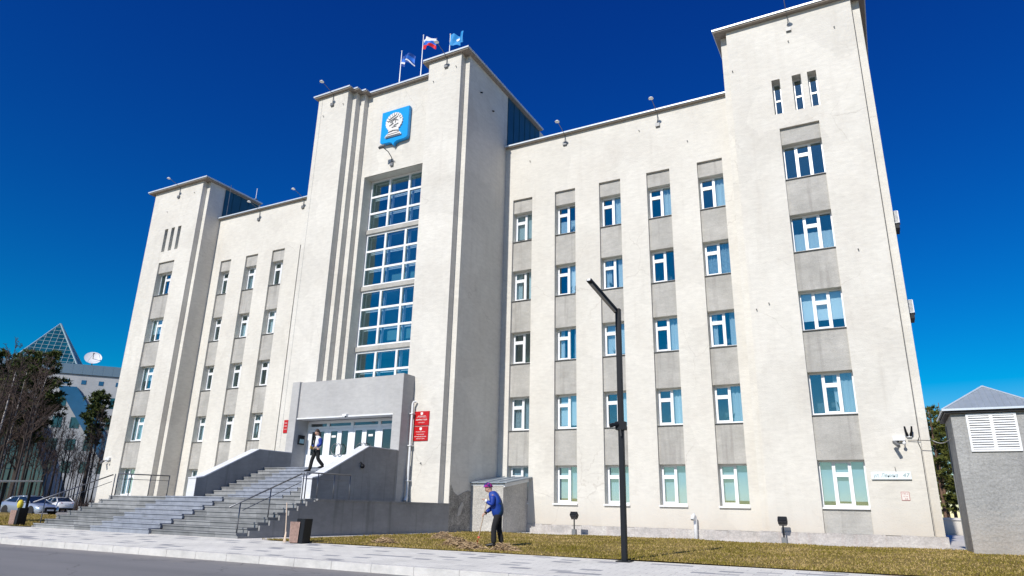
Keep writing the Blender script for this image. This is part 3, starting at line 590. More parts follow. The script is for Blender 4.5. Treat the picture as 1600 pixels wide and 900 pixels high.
    # sill
    m = MB()
    if ground and wing: m.box(x0 - 0.03, x1 + 0.03, y0 - 0.10, y0 + WD, z0 - 0.075, z0 - 0.01)
    elif ground: m.box(x0 + 0.01, x1 - 0.01, y0 + 0.03, y0 + WD, z0 - 0.06, z0 - 0.01)
    else: m.box(x0 + 0.004, x1 - 0.004, y0 + PD - 0.07, y0 + WD, z0 - 0.035, z0 - 0.012)
    m.build('sill', M['whitemetal'] if ground else M['greymetal'], fr)
for (a, b) in colsR + colsL:
    for k, (s, h) in enumerate(FL): window(a, b, s, h, 30.0, 2, ground=(k == 0))
for (cols, y0) in ((colRT, 28.5), (colLT, 28.4)):
    for (a, b) in cols:
        for k, (s, h) in enumerate(FL): window(a, b, s, h, y0, 3, ground=(k == 0), wing=False)
for (a, b, c, d) in slRT: window(a, b, c, d, 28.5, 1)
for (a, b, c, d) in slLT: window(a, b, c, d, 28.4, 1)

# ---- the tall staircase window: four glazed fields one above the other
yw = 27.15
for (za, zb) in ((15.60, 15.84), (12.30, 12.54), (8.98, 9.22)):
    MB().box(WX0, WX1, yw - 0.10, yw + 0.3, za, zb).build('floor_band', M['panel'], bld)
MB().box(WX0, WX1, 26.52, 26.56, WZ1 - 0.001, WZ1 + 0.06).build('lintel_trim', M['soffit'], bld)
for (za, zb) in ((15.84, 18.86), (12.54, 15.60), (9.22, 12.30), (5.85, 8.98)):
    m = MB(); g = MB(); t = 0.10
    m.box(WX0, WX0 + t, yw, yw + 0.09, za, zb); m.box(WX1 - t, WX1, yw, yw + 0.09, za, zb); m.box(WX0 + t, WX1 - t, yw, yw + 0.09, za, za + t); m.box(WX0 + t, WX1 - t, yw, yw + 0.09, zb - t, zb)
    cw = (WX1 - WX0) / 3; rh = (zb - za) / 3
    for i in (1, 2): m.box(WX0 + cw * i - 0.06, WX0 + cw * i + 0.06, yw - 0.02, yw + 0.088, za + t, zb - t)
    for j in (1, 2):
        for i in range(3): m.box(WX0 + cw * i + 0.061, WX0 + cw * (i + 1) - 0.061, yw - 0.004, yw + 0.086, za + rh * j - 0.055, za + rh * j + 0.055)
    # inner casement set behind the front glazing
    for i in range(3):
        for j in range(3):
            a0, a1, b0, b1 = WX0 + cw * i + 0.02, WX0 + cw * (i + 1) - 0.02, za + rh * j + 0.02, za + rh * (j + 1) - 0.02
            sash(m, a0, a1, b0, b1, yw + 0.36, 0.05, 0.05)
            g.box(a0, a1, yw + 0.045, yw + 0.052, b0, b1)
    fr = m.build('window', M['whitepaint'], bld); g.build('pane', M['glass'], fr)
m = MB()
m.quad((WX0 - 0.6, 29.3, 4.5), (WX1 + 0.6, 29.3, 4.5), (WX1 + 0.6, 29.3, 19.4), (WX0 - 0.6, 29.3, 19.4))
m.quad((WX0 - 0.6, 27.4, 4.5), (WX0 - 0.6, 29.3, 4.5), (WX0 - 0.6, 29.3, 19.4), (WX0 - 0.6, 27.4, 19.4))
m.quad((WX1 + 0.6, 27.4, 4.5), (WX1 + 0.6, 29.3, 4.5), (WX1 + 0.6, 29.3, 19.4), (WX1 + 0.6, 27.4, 19.4))
for z in (5.7, 9.1, 12.42, 15.72, 19.0): m.box(WX0 - 0.5, WX1 + 0.5, 27.55, 29.2, z - 0.12, z + 0.10)
m.build('stairwell_interior', flat('stairwell_pane_tint', (0.16, 0.36, 0.38), rough=0.9, var=0.2, vs=0.8), bld, fixn=False)  # teal put into the wall colour stands in for sky reflected in the panes

# ---- entrance portal
yp = 24.56
for (xa_, xb_) in ((-25.38, -24.90), (-19.10, -18.62)): MB().box(xa_, xb_, yp, 25.398, 1.5, 7.06).build('portal_pier', M['portal'], bld, bevel=0.01)
MB().box(-24.898, -19.102, yp + 0.10, 26.45, 5.30, 7.03).build('portal_beam', M['portal'], bld)
MB().box(-24.898, -19.102, yp + 0.06, 25.3, 5.24, 5.298).build('portal_trim', M['whitemetal'], bld)
yd = 25.46; xa, xb = DOORX0, DOORX1
mull = [-24.90, -23.62, -22.12, -20.50, -19.10]
m = MB(); g = MB()
m.box(xa, xb, yd, yd + 0.08, 5.10, 5.24); m.box(xa, xb, yd, yd + 0.08, 4.86, 4.96); m.box(xa, xb, yd - 0.02, yd + 0.08, FZ, FZ + 0.06)
for i, x in enumerate(mull):
    a, b = (x, x + 0.16) if i == 0 else ((x - 0.16, x) if i == len(mull) - 1 else (x - 0.08, x + 0.08))
    m.box(a, b, yd - 0.015, yd + 0.095, FZ + 0.06, 5.10)
g.box(xa + 0.05, xb - 0.05, yd + 0.035, yd + 0.042, 4.95, 5.12)
fr = m.build('door_frame', M['whitepaint'], bld); g.build('pane', M['doorglass'], fr)
def leaf(x0, x1, name='door'):
    m = MB(); g = MB(); z0, z1 = FZ + 0.07, 4.85; kz = FZ + 0.72
    m.box(x0, x0 + 0.13, yd, yd + 0.06, z0, z1); m.box(x1 - 0.13, x1, yd, yd + 0.06, z0, z1); m.box(x0 + 0.13, x1 - 0.13, yd, yd + 0.06, z1 - 0.13, z1); m.box(x0 + 0.13, x1 - 0.13, yd, yd + 0.06, z0, kz)
    g.box(x0 + 0.12, x1 - 0.12, yd + 0.025, yd + 0.032, kz - 0.01, z1 - 0.12)
    o = m.build(name, M['whitepaint'], bld); g.build('pane', M['doorglass'], o); return o
leaf(-24.74, -23.70, 'side_light')
d1 = leaf(-23.54, -22.87); d2 = leaf(-22.865, -22.20); d3 = leaf(-22.04, -21.36); d4 = leaf(-21.355, -20.58)
leaf(-20.42, -19.26, 'side_light')
for (dd, x, sgn) in ((d1, -22.94, -1), (d2, -22.79, 1), (d3, -21.43, -1), (d4, -21.28, 1)):
    m = MB(); pts = [(x + sgn * 0.26 * math.sin(a), yd - 0.10, 3.85 + 0.26 * math.cos(a)) for a in [math.pi * k / 10 for k in range(11)]]
    m.tube(pts, 0.022, 6); m.bar(pts[0], (pts[0][0], yd, pts[0][2]), 0.03); m.bar(pts[-1], (pts[-1][0], yd, pts[-1][2]), 0.03); m.build('handle', M['steel'], dd, smooth=True)
for x in (-23.22, -20.98):
    MB().box(x - 0.13, x + 0.13, yd + 0.004, yd + 0.018, 4.42, 4.52).build('door_notice', M['white'], bld)
m = MB(); m.quad((xa, 26.58, FZ), (xb, 26.58, FZ), (xb, 26.58, 5.29), (xa, 26.58, 5.29)); m.quad((xa, 25.4, FZ + 0.001), (xb, 25.4, FZ + 0.001), (xb, 26.58, FZ + 0.001), (xa, 26.58, FZ + 0.001)); m.build('lobby_interior', M['interior'], bld, fixn=False)
# downpipe beside the portal
m = MB(); m.tube([(-18.50, 25.2, 1.52), (-18.50, 25.2, 5.75)], 0.05, 12); m.tube([(-18.50, 25.2, 5.75), (-18.45, 25.2, 5.85), (-18.40, 25.3, 5.86)], 0.05, 10); m.tube([(-18.50, 25.2, 1.75), (-18.48, 25.1, 1.58)], 0.07, 10)
for z in (2.4, 3.9, 5.3): m.box(-18.58, -18.42, 25.12, 25.39, z, z + 0.04)
m.build('downpipe', M['whitemetal'], bld, smooth=False)

# ---- text helper (mesh text)
def text_mesh(s, size, x, y, z, mat, parent, name='lettering', sx=1.0, depth=0.004, width=None, shear=0.0, italic=0.0):
    c = bpy.data.curves.new(name, 'FONT'); c.body = s; c.size = size; c.extrude = depth; c.align_x = 'CENTER'; c.align_y = 'CENTER'; c.resolution_u = 2; c.shear = italic
    tmp = bpy.data.objects.new('tmp', c); COL.objects.link(tmp); dg = bpy.context.evaluated_depsgraph_get(); dg.update()
    me = bpy.data.meshes.new_from_object(tmp.evaluated_get(dg)); bpy.data.objects.remove(tmp); bpy.data.curves.remove(c)
    xsv = [v.co.x for v in me.vertices]; k = sx
    if width and max(xsv) - min(xsv) > 0: k = width / (max(xsv) - min(xsv))
    off = OFF.get(parent.name, Vector((0, 0, 0)))
    for v in me.vertices:
        a, b, d = v.co; v.co = (x + a * k - off.x, y - d - off.y, z + b - off.z)
    me.name = name; me.materials.clear(); me.materials.append(mat)
    o = bpy.data.objects.new(name, me); COL.objects.link(o); o.parent = parent; OFF[o.name] = off
    return o
def coat(m, x, y, z, s):   # small shield with a bird-like outline on the official plates
    m.prism([(x - s, z + s), (x + s, z + s), (x + s, z - 0.5 * s), (x, z - s), (x - s, z - 0.5 * s)], 'Y', y - 0.004, y)

def plate(name, label, x0, x1, z0, z1, lines):
    t = thing(name, label, 'sign', ((x0 + x1) / 2, 25.38, z0))
    MB().box(x0, x1, 25.36, 25.396, z0, z1).build('plate', M['red'], t, bevel=0.006)
    fw = 0.014; m = MB(); a0, a1, b0, b1 = x0 + 0.02, x1 - 0.02, z0 + 0.02, z1 - 0.02
    m.box(a0, a1, 25.355, 25.359, b0, b0 + fw); m.box(a0, a1, 25.355, 25.359, b1 - fw, b1); m.box(a0, a0 + fw, 25.355, 25.359, b0 + fw, b1 - fw); m.box(a1 - fw, a1, 25.355, 25.359, b0 + fw, b1 - fw)
    m.build('border', M['red'], t)
    m = MB(); coat(m, (x0 + x1) / 2, 25.358, z1 - 0.11, 0.062); m.build('emblem', M['white'], t)
    for (s, sz, wd, zz) in lines: text_mesh(s, sz, (x0 + x1) / 2, 25.356, zz, M['white'], t, width=wd)
plate('red_plaque', 'upper red enamel plaque with white lettering right of the entrance portal', -18.48, -17.68, 4.80, 5.43,
      [('МУНИЦИПАЛЬНОЕ ОБРАЗОВАНИЕ', 0.05, 0.42, 5.21), ('ГОРОД', 0.04, 0.5, 5.165), ('АДМИНИСТРАЦИЯ', 0.085, 0.6, 5.05), ('ГОРОДА', 0.05, 0.36, 4.93)])
plate('red_plaque', 'lower red enamel plaque with white lettering right of the entrance portal', -18.48, -17.70, 4.13, 4.76,
      [('МУНИЦИПАЛЬНОЕ', 0.045, 0.5, 4.52), ('УЧРЕЖДЕНИЕ', 0.05, 0.4, 4.41), ('УПРАВЛЕНИЕ ДЕЛАМИ', 0.055, 0.62, 4.31), ('АДМИНИСТРАЦИИ', 0.045, 0.45, 4.22)])
t = thing('red_plaque', 'single narrow red plaque on the cream wall left of the entrance portal', 'sign', (-26.3, 25.38, 4.75))
MB().box(-26.49, -26.22, 25.36, 25.396, 4.72, 5.36).build('plate', M['red'], t, bevel=0.005)
for z, s in ((5.2, 'ПРИЁМ'), (5.05, 'ГРАЖДАН'), (4.9, '9-18')): text_mesh(s, 0.06, -26.355, 25.357, z, M['white'], t, width=0.19)
# info box on the inner face of the left pier
t = thing('display_box', 'small black information box on the dark inner side of the entrance pier', 'box', (-24.88, 24.98, 4.1))
MB().box(-24.897, -24.80, 24.84, 25.20, 4.08, 4.52).build('case', M['darkmetal'], t, bevel=0.01)
MB().box(-24.799, -24.795, 24.88, 25.16, 4.14, 4.34).build('screen', flat('pale_screen', (0.35, 0.55, 0.62), rough=0.3), t)
# dome camera at the canopy
t = thing('security_camera', 'small white camera under the edge of the entrance canopy', 'camera', (-21.8, 24.6, 5.3))
m = MB(); m.box(-21.95, -21.72, 24.50, 24.66, 5.28, 5.36); m.tube([(-21.9, 24.5, 5.27), (-21.7, 24.44, 5.22)], 0.05, 8); m.build('housing', M['whitemetal'], t)
MB().tube([(-21.7, 24.44, 5.22), (-21.69, 24.437, 5.217)], 0.035, 8).build('lens', M['darkmetal'], t)

# street sign and fire sign on the right tower
t = thing('street_sign', 'long white street name sign with grey lettering on the right tower', 'sign', (0.1, 28.46, 2.64))
m = MB(); m.box(-0.51, 0.74, 28.42, 28.46, 2.635, 2.895); m.build('board', flat('sign_white_blue', (0.74, 0.82, 0.86), rough=0.3, var=0.02), t, bevel=0.004)
m = MB(); m.box(-0.47, 0.70, 28.46, 28.495, 2.68, 2.85); m.build('bracket', M['greymetal'], t)
text_mesh('ул. Ленина', 0.185, -0.06, 28.419, 2.765, flat('sign_ink', (0.22, 0.30, 0.30), rough=0.6), t, italic=0.25, width=0.78)
text_mesh('47', 0.19, 0.57, 28.419, 2.765, flat('sign_ink_number', (0.22, 0.30, 0.30), rough=0.6), t, italic=0.2, width=0.22)
m = MB(); m.bar((0.29, 28.47, 2.90), (0.27, 28.40, 3.06), 0.018); m.build('hook', M['greymetal'], t)
t = thing('notice_plate', 'small square white notice with thin red border below the street sign', 'sign', (0.46, 28.48, 1.93))
MB().box(0.34, 0.60, 28.485, 28.498, 1.93, 2.22).build('board', flat('notice_white', (0.72, 0.68, 0.64)), t)
m = MB(); RS = flat('red_stencil', (0.42, 0.10, 0.10))
m.box(0.34, 0.60, 28.480, 28.484, 1.93, 1.945); m.box(0.34, 0.60, 28.480, 28.484, 2.205, 2.22); m.box(0.34, 0.355, 28.480, 28.484, 1.945, 2.205); m.box(0.585, 0.60, 28.480, 28.484, 1.945, 2.205); m.build('border', RS, t)
text_mesh('ПК-2', 0.075, 0.47, 28.484, 2.15, RS, t, width=0.17); text_mesh('15 м', 0.06, 0.47, 28.484, 2.06, RS, t, width=0.13); text_mesh('25', 0.06, 0.49, 28.484, 1.98, RS, t, width=0.1)

# ---- coat of arms: blue shield with a pale relief
t = thing('shield_emblem', 'large blue shield with a pale relief crest high on the entrance tower', 'emblem', (-21.78, 26.4, 20.2))
X0, X1, Z0, Z1 = -22.72, -20.84, 20.52, 22.55; cx = (X0 + X1) / 2
sh = [(X0, Z1), (X1, Z1), (X1, Z0 + 0.16), (X1 - 0.05, Z0 + 0.05), (X1 - 0.2, Z0), (cx + 0.28, Z0 - 0.02), (cx + 0.1, Z0 - 0.09), (cx, Z0 - 0.26), (cx - 0.1, Z0 - 0.09), (cx - 0.28, Z0 - 0.02), (X0 + 0.2, Z0), (X0 + 0.05, Z0 + 0.05), (X0, Z0 + 0.16)]
MB().prism(sh, 'Y', 26.24, 26.46).build('shield', M['blue'], t, bevel=0.02)
MB().prism([(cx + (p[0] - cx) * 0.9, 21.5 + (p[1] - 21.5) * 0.9) for p in sh], 'Y', 26.461, 26.498).build('bracket', M['navy'], t)
RM = flat('crest_relief', (0.74, 0.72, 0.70), rough=0.5, var=0.1, vs=14)
cz = 21.72; m = MB()
disc = []
for k in range(40):
    a = 2 * math.pi * k / 40; r = 0.56 + 0.035 * (k % 2)
    disc.append((cx + r * math.sin(a), cz + r * 0.98 * math.cos(a)))
m.prism(disc, 'Y', 26.17, 26.239)
m.prism([(cx - 0.34, 21.30), (cx + 0.34, 21.30), (cx + 0.36, 21.1), (cx - 0.36, 21.1)], 'Y', 26.165, 26.239)
m.prism([(cx - 0.55, 20.80), (cx + 0.55, 20.80), (cx + 0.55, 20.87), (cx + 0.40, 21.02), (cx + 0.2, 21.08), (cx - 0.2, 21.08), (cx - 0.40, 21.02), (cx - 0.55, 20.87)], 'Y', 26.16, 26.239)
m.build('crest', RM, t)
m = MB(); y = 26.155
for (a, b) in (((-0.34, 0.18), (0.1, 0.38)), ((-0.4, 0.05), (0.25, 0.27)), ((-0.25, -0.02), (0.05, 0.12)), ((0.05, 0.12), (0.3, 0.02)), ((-0.3, -0.22), (-0.02, -0.1)), ((0.0, -0.26), (0.32, -0.18)), ((-0.12, -0.35), (0.2, -0.33)), ((-0.1, 0.0), (-0.14, -0.2)), ((0.14, 0.2), (0.1, -0.1))):
    m.bar((cx + a[0], y, cz + a[1]), (cx + b[0], y, cz + b[1]), 0.03, 0.035, up=(0, 1, 0))
for i in range(9):
    a = R(-75 + 150 * i / 8); m.bar((cx + 0.40 * math.sin(a), y, cz + 0.40 * math.cos(a)), (cx + 0.53 * math.sin(a), y, cz + 0.53 * math.cos(a)), 0.02, 0.02, up=(0, 1, 0))
m.bar((cx - 0.33, 26.15, 21.1), (cx, 26.15, 21.16), 0.02, 0.05, up=(0, 1, 0)); m.bar((cx, 26.15, 21.16), (cx + 0.33, 26.15, 21.1), 0.02, 0.05, up=(0, 1, 0)); m.bar((cx - 0.5, 26.15, 20.84), (cx + 0.5, 26.15, 20.84), 0.02, 0.05, up=(0, 1, 0)); m.bar((cx - 0.4, 26.15, 20.95), (cx + 0.4, 26.15, 20.98), 0.015, 0.03, up=(0, 1, 0))
m.build('relief_lines', M['greymetal'], t)
t = thing('floodlight', 'small floodlight on a crooked arm just below the blue shield', 'lamp', (-21.9, 26.45, 19.2))
MB().box(-22.02, -21.82, 26.40, 26.498, 19.12, 19.32).build('junction_box', M['greymetal'], t, bevel=0.01)
m = MB(); m.tube([(-21.92, 26.47, 19.32), (-21.92, 26.40, 19.62), (-21.86, 26.0, 19.76), (-22.02, 25.8, 19.92)], 0.022, 6); m.tube([(-22.1, 26.45, 19.38), (-21.7, 26.45, 19.38)], 0.015, 6); m.build('arm', M['darkmetal'], t)
m = MB(); m.obox((-22.12, 25.75, 20.0), (1, 0, 0), (0, 0.6, 0.8), (0, -0.8, 0.6), 0.17, 0.12, 0.07); m.build('lamp_head', M['greymetal'], t, bevel=0.01)

# ---- roof edge floodlights: box on the wall, conduit up and arm reaching out
def rooflight(x, yw_, zb, ztop, label, reach=1.05, head=True):
    t = thing('roof_floodlight', label, 'lamp', (x, yw_, zb), group='floodlights on arms along the roof edges')
    MB().box(x - 0.11, x + 0.11, yw_ - 0.10, yw_ - 0.004, zb - 0.10, zb + 0.10).build('junction_box', M['greymetal'], t, bevel=0.01)
    m = MB(); m.tube([(x, yw_ - 0.03, zb + 0.1), (x, yw_ - 0.03, ztop - 0.12), (x, yw_ - 0.36, ztop + 0.02), (x, yw_ - reach + 0.12, ztop + 0.18)], 0.016, 6); m.build('arm', M['greymetal'], t)
    m = MB(); m.lathe([(0.02, 0.06), (0.07, 0.05), (0.12, 0.0), (0.13, -0.025), (0.10, -0.035)], (x, yw_ - reach, ztop + 0.18), 14); m.build('lamp_head', M['whitemetal'], t, smooth=True)
rooflight(-42.88, 28.4, 22.37, 23.22, 'floodlight arm on the roof edge of the far left tower')
rooflight(-36.06, 30.0, 19.97, 20.70, 'floodlight arm on the left wing roof edge nearer the left tower')
rooflight(-32.0, 30.0, 20.1, 20.80, 'floodlight arm on the left wing roof edge close to the entrance tower')
rooflight(-25.78, 25.4, 23.46, 24.22, 'floodlight arm on the left shoulder of the entrance tower')
rooflight(-17.91, 25.4, 23.57, 24.22, 'floodlight arm on the right shoulder of the entrance tower below the flags')
rooflight(-13.10, 30.0, 20.13, 20.75, 'floodlight arm on the right wing roof edge nearer the entrance tower')
rooflight(-8.01, 30.0, 19.92, 20.70, 'floodlight arm on the right wing roof edge nearer the right tower')
rooflight(-1.42, 28.5, 22.27, 23.14, 'floodlight arm on the roof edge of the tall right tower')
# small anchors left in the walls
def anchors(pts):
    for (x, y, z) in pts:
        m = MB(); m.bar((x, y, z), (x + 0.02, y - 0.09, z - 0.05), 0.035, 0.03); m.build('wall_anchor', M['greymetal'], bld)
anchors([(-26.4, 25.4, 22.9), (-24.95, 25.4, 23.3), (-18.7, 25.4, 22.9), (-17.3, 25.4, 23.4), (-15.2, 30, 19.6), (-9.0, 30, 19.9), (-6.6, 30, 18.7), (-4.0, 28.5, 20.9), (-1.5, 28.5, 21.7), (0.4, 28.5, 21.8), (-3.4, 28.5, 9.6), (-3.9, 28.5, 9.4), (0.1, 28.5, 11.4), (-43.9, 28.4, 21.4), (-41.2, 28.4, 22.4), (-18.0, 25.4, 3.2)])
m = MB(); m.tube([(XSIDE, 27.0, 22.6), (XSIDE + 0.12, 27.0, 22.55)], 0.04, 6); m.tube([(XSIDE, 28.3, 22.2), (XSIDE + 0.12, 28.3, 22.15)], 0.04, 6); m.tube([(XSIDE + 0.05, 32.7, 22.2), (XSIDE + 0.25, 32.7, 22.15)], 0.10, 8); m.build('wall_anchor', M['darkmetal'], bld)

# conduit line and cables on the right tower
m = MB(); m.tube([(1.18, 28.48, 22.9), (1.17, 28.48, 4.1), (1.10, 28.46, 3.95)], 0.012, 5); m.tube([(1.10, 28.46, 3.9), (1.16, 28.46, 3.7), (1.16, 28.48, 0.8)], 0.012, 5); m.build('cable', M['cable'], bld)
t = thing('service_cable', 'thin cable strung from the right tower to the small grey substation', 'cable', (1.5, 28.5, 3.9))
m = MB(); m.tube([(0.80, 28.44, 3.98), (1.1, 28.42, 3.97), (1.56, 28.42, 3.94)], 0.012, 5); m.build('wire', M['cable'], t)
pts = [(1.56 + (1.96 - 1.56) * k / 8, 28.42 + (26.4 - 28.42) * k / 8, 3.94 - 0.12 * k / 8 - 0.12 * math.sin(math.pi * k / 8)) for k in range(9)]
MB().tube(pts, 0.012, 5).build('sagging_wire', M['palecable'], t)

def cctv(x, y, z, label):
    t = thing('security_camera', label, 'camera', (x, y, z))
    MB().box(x - 0.28, x + 0.10, y - 0.16, y - 0.004, z - 0.02, z + 0.14).build('housing', M['whitemetal'], t, bevel=0.01)
    m = MB(); m.tube([(x - 0.12, y - 0.10, z - 0.02), (x - 0.18, y - 0.28, z - 0.10)], 0.03, 6); m.build('bracket', M['darkmetal'], t)
    MB().obox((x - 0.20, y - 0.38, z - 0.16), (0.4, -0.75, -0.5), (1, 0.5, 0), (0, 0.5, -0.8), 0.17, 0.055, 0.055).build('camera_body', M['greymetal'], t, bevel=0.01)
    m = MB(); m.tube([(x + 0.06, y - 0.10, z - 0.02), (x + 0.05, y - 0.24, z - 0.10)], 0.02, 6); m.sphere((x + 0.05, y - 0.26, z - 0.12), 0.06, 10, 6); m.build('dome', M['whitemetal'], t, smooth=True)
cctv(0.62, 28.5, 3.98, 'white security camera cluster on the right tower above the street sign')
cctv(-44.9, 28.4, 3.85, 'security camera low on the far left tower')
t = thing('loudspeaker_pair', 'two small dark horns above the camera on the right tower', 'loudspeaker', (0.86, 28.48, 4.2))
for s in (-1, 1):
    m = MB(); m.tube([(0.86 + s * 0.05, 28.44, 4.14), (0.86 + s * 0.09, 28.30, 4.26), (0.86 + s * 0.11, 28.24, 4.44)], [0.05, 0.04, 0.028], 8); m.build('horn', M['darkmetal'], t)
MB().box(0.78, 0.94, 28.42, 28.496, 4.08, 4.16).build('bracket', M['whitemetal'], t)

# air conditioners on the right side wall
def ac(x, y, z, label):
    t = thing('air_conditioner', label, 'air conditioner', (x, y, z), group='air conditioners on the right side wall')
    MB().box(x + 0.05, x + 0.28, y, y + 0.8, z, z + 0.55).build('casing', M['whitemetal'], t, bevel=0.015)
    m = MB()
    for k in range(9): m.box(x + 0.08, x + 0.25, y - 0.012, y - 0.001, z + 0.06 + k * 0.055, z + 0.085 + k * 0.055)
    m.build('grille', M['greymetal'], t)
    m = MB()
    for yy in (y + 0.12, y + 0.70): m.bar((x, yy, z - 0.02), (x + 0.30, yy, z - 0.02), 0.04); m.bar((x, yy, z - 0.32), (x + 0.28, yy, z - 0.04), 0.035)
    m.box(x + 0.06, x + 0.26, y + 0.02, y + 0.80, z - 0.22, z - 0.05)
    m.build('bracket', M['darkmetal'], t)
ac(1.50, 30.6, 13.05, 'air conditioner high on the right side wall, seen at the tower edge')
ac(1.50, 30.6, 9.15, 'air conditioner lower on the right side wall, seen at the tower edge')

# ---- flags
def flag(x, z0, z1, label, stripes, w_, h_, ph, drop):
    t = thing('flagpole', label, 'flagpole', (x, 26.9, z0), group='flagpoles on the entrance tower')
    m = MB(); m.tube([(x, 26.9, z0), (x, 26.9, z1)], [0.035, 0.02], 8); m.sphere((x, 26.9, z1), 0.045, 8, 6); m.build('pole', M['whitemetal'], t)
    nx, nz = 22, 4; zt = z1 - drop
    def P(u, v):
        return (x + 0.03 + u * w_, 26.9 + 0.16 * math.sin(7.5 * u + ph) * (0.3 + u) + 0.04 * math.sin(15 * u + 5 * v), zt - v * h_ - 0.16 * u * u - 0.07 * math.sin(6 * u + ph) * u + 0.05 * math.sin(9 * u + 3 * v))
    n = len(stripes)
    root = None
    for k, mat in enumerate(stripes):
        m = MB(); vs = []
        for j in range(nz + 1):
            for i in range(nx + 1): vs.append(P(i / nx, (k + j / nz) / n))
        m.add(vs, [(j * (nx + 1) + i, j * (nx + 1) + i + 1, (j + 1) * (nx + 1) + i + 1, (j + 1) * (nx + 1) + i) for j in range(nz) for i in range(nx)])
        o = m.build('flag' if root is None else 'stripe', mat, t if root is None else root, fixn=False, smooth=True)
        if root is None: root = o
    return t, root, P
FB = flat('flag_blue', (0.01, 0.14, 0.60), rough=0.7); FW = flat('flag_white', (0.80, 0.80, 0.84), rough=0.7); FR = flat('flag_red', (0.62, 0.01, 0.012), rough=0.7); FA = flat('flag_azure', (0.02, 0.26, 0.60), rough=0.7); FN = flat('flag_dark_blue', (0.005, 0.06, 0.30), rough=0.7)
t, r, P = flag(-22.25, 24.3, 27.0, 'leftmost roof flagpole flying a dark blue flag with a white band', [FN, FB, FN], 0.85, 0.66, 0.6, 0.35)
m = MB(); vs = []
for i in range(23):
    u = i / 22; a = P(u, 0.72 - 0.12 * math.sin(5 * u)); b = P(u, 0.86 - 0.1 * math.sin(5 * u)); vs += [(a[0], a[1] - 0.012, a[2]), (b[0], b[1] - 0.012, b[2])]
m.add(vs, [(2 * i, 2 * i + 2, 2 * i + 3, 2 * i + 1) for i in range(22)]); m.build('wave_band', FW, r, fixn=False)
flag(-20.74, 24.3, 27.6, 'middle roof flagpole flying the white, blue and red tricolour', [FW, FB, FR], 0.95, 0.66, 2.2, 0.30)
t, r, P = flag(-18.84, 24.3, 27.0, 'rightmost roof flagpole flying a light azure flag', [FA, FA], 0.95, 0.70, 4.0, 0.10)
m = MB(); vs = []
for i in range(13):
    a_ = 2 * math.pi * i / 12; q = P(0.5 + 0.13 * math.cos(a_), 0.45 + 0.16 * math.sin(a_)); vs.append((q[0], q[1] - 0.02, q[2]))
m.add(vs[:12], [tuple(range(12))]); m.build('flag_emblem', FW, r, fixn=False)
# thin rods on the left roofs
t = thing('roof_antenna', 'thin white antenna rod on the roof behind the far left tower', 'antenna', (-40.3, 33.0, 23.3))
m = MB(); m.tube([(-39.9, 32.6, 23.2), (-39.9, 32.6, 24.3)], 0.02, 6); m.build('rod', M['whitemetal'], t); m = MB(); m.box(-40.0, -39.8, 32.5, 32.7, 23.36, 23.42); m.build('foot', M['greymetal'], t)
t = thing('roof_antenna', 'tall thin rod standing on the left wing roof beside the tower', 'antenna', (-39.6, 30.1, 20.8))
m = MB(); m.tube([(-39.65, 30.1, 20.8), (-39.65, 30.1, 23.4)], 0.018, 6); m.build('rod', M['steel'], t); m = MB(); m.box(-39.75, -39.55, 30.0, 30.2, 20.8, 20.86); m.build('foot', M['greymetal'], t)

# ================================================================== ENTRANCE STAIRS
XR, XL, YS0, TR, RS1, GZ = -16.72, -26.97, 14.75, 0.3685, 0.1445, 0.35
st = thing('entrance_stairs', 'broad grey granite stairs with concrete side walls leading to the entrance', 'stairs', (-21.8, 14.7, 0.35))
TZ = GZ + 8 * RS1   # terrace height
m = MB()
def stair_prof(y0, tr, z0, rs, n, yend, nose=0.025, zb=None):
    p = [(y0, zb if zb is not None else z0)]
    for k in range(n):
        zt = z0 + rs * (k + 1); y = y0 + tr * k
        p += [(y, zt - 0.04), (y - nose, zt - 0.04), (y - nose, zt)]
        p += [(y0 + tr * (k + 1) if k < n - 1 else yend, zt)]
    p += [(yend, zb if zb is not None else z0)]
    return p
def stair_mesh(x0, x1, y0, tr, z0, rs, n, yend, nose, dy=0, dz=0, zb=0.0):
    m = MB()
    for k in range(n):
        zt = z0 + rs * (k + 1) + dz; y = y0 + tr * k + dy; ye = yend if k == n - 1 else y0 + tr * (k + 1) + dy
        m.box(x0, x1, y, yend, zt - rs + (0 if k else zb - (z0 + dz)), zt - 0.042)
        m.box(x0, x1, y - nose, ye if k < n - 1 else yend, zt - 0.040, zt)
    return m
stair_mesh(XL, -23.5, YS0, TR, GZ, RS1, 8, 25.35, 0.03).build('lower_steps', M['step'], st)
stair_mesh(-20.5, XR, YS0, TR, GZ, RS1, 8, 25.35, 0.03).build('lower_steps', M['step'], st)
stair_mesh(-23.496, -20.504, YS0, TR, GZ, RS1, 8, 25.34, 0.03, dy=-0.09, dz=0.02).build('tiled_lower_steps', M['tile'], st)
UY, UT, UR = 20.06, 0.364, (FZ - TZ) / 9
stair_mesh(-24.898, -23.5, UY, UT, TZ + 0.002, UR, 9, 25.45, 0.03, zb=TZ).build('upper_steps', M['step'], st)
stair_mesh(-20.5, -19.102, UY, UT, TZ + 0.002, UR, 9, 25.45, 0.03, zb=TZ).build('upper_steps', M['step'], st)
stair_mesh(-23.496, -20.504, UY, UT, TZ + 0.004, UR, 9, 25.45, 0.03, dy=-0.04, dz=0.0, zb=TZ + 0.03).build('tiled_upper_steps', M['tile'], st)
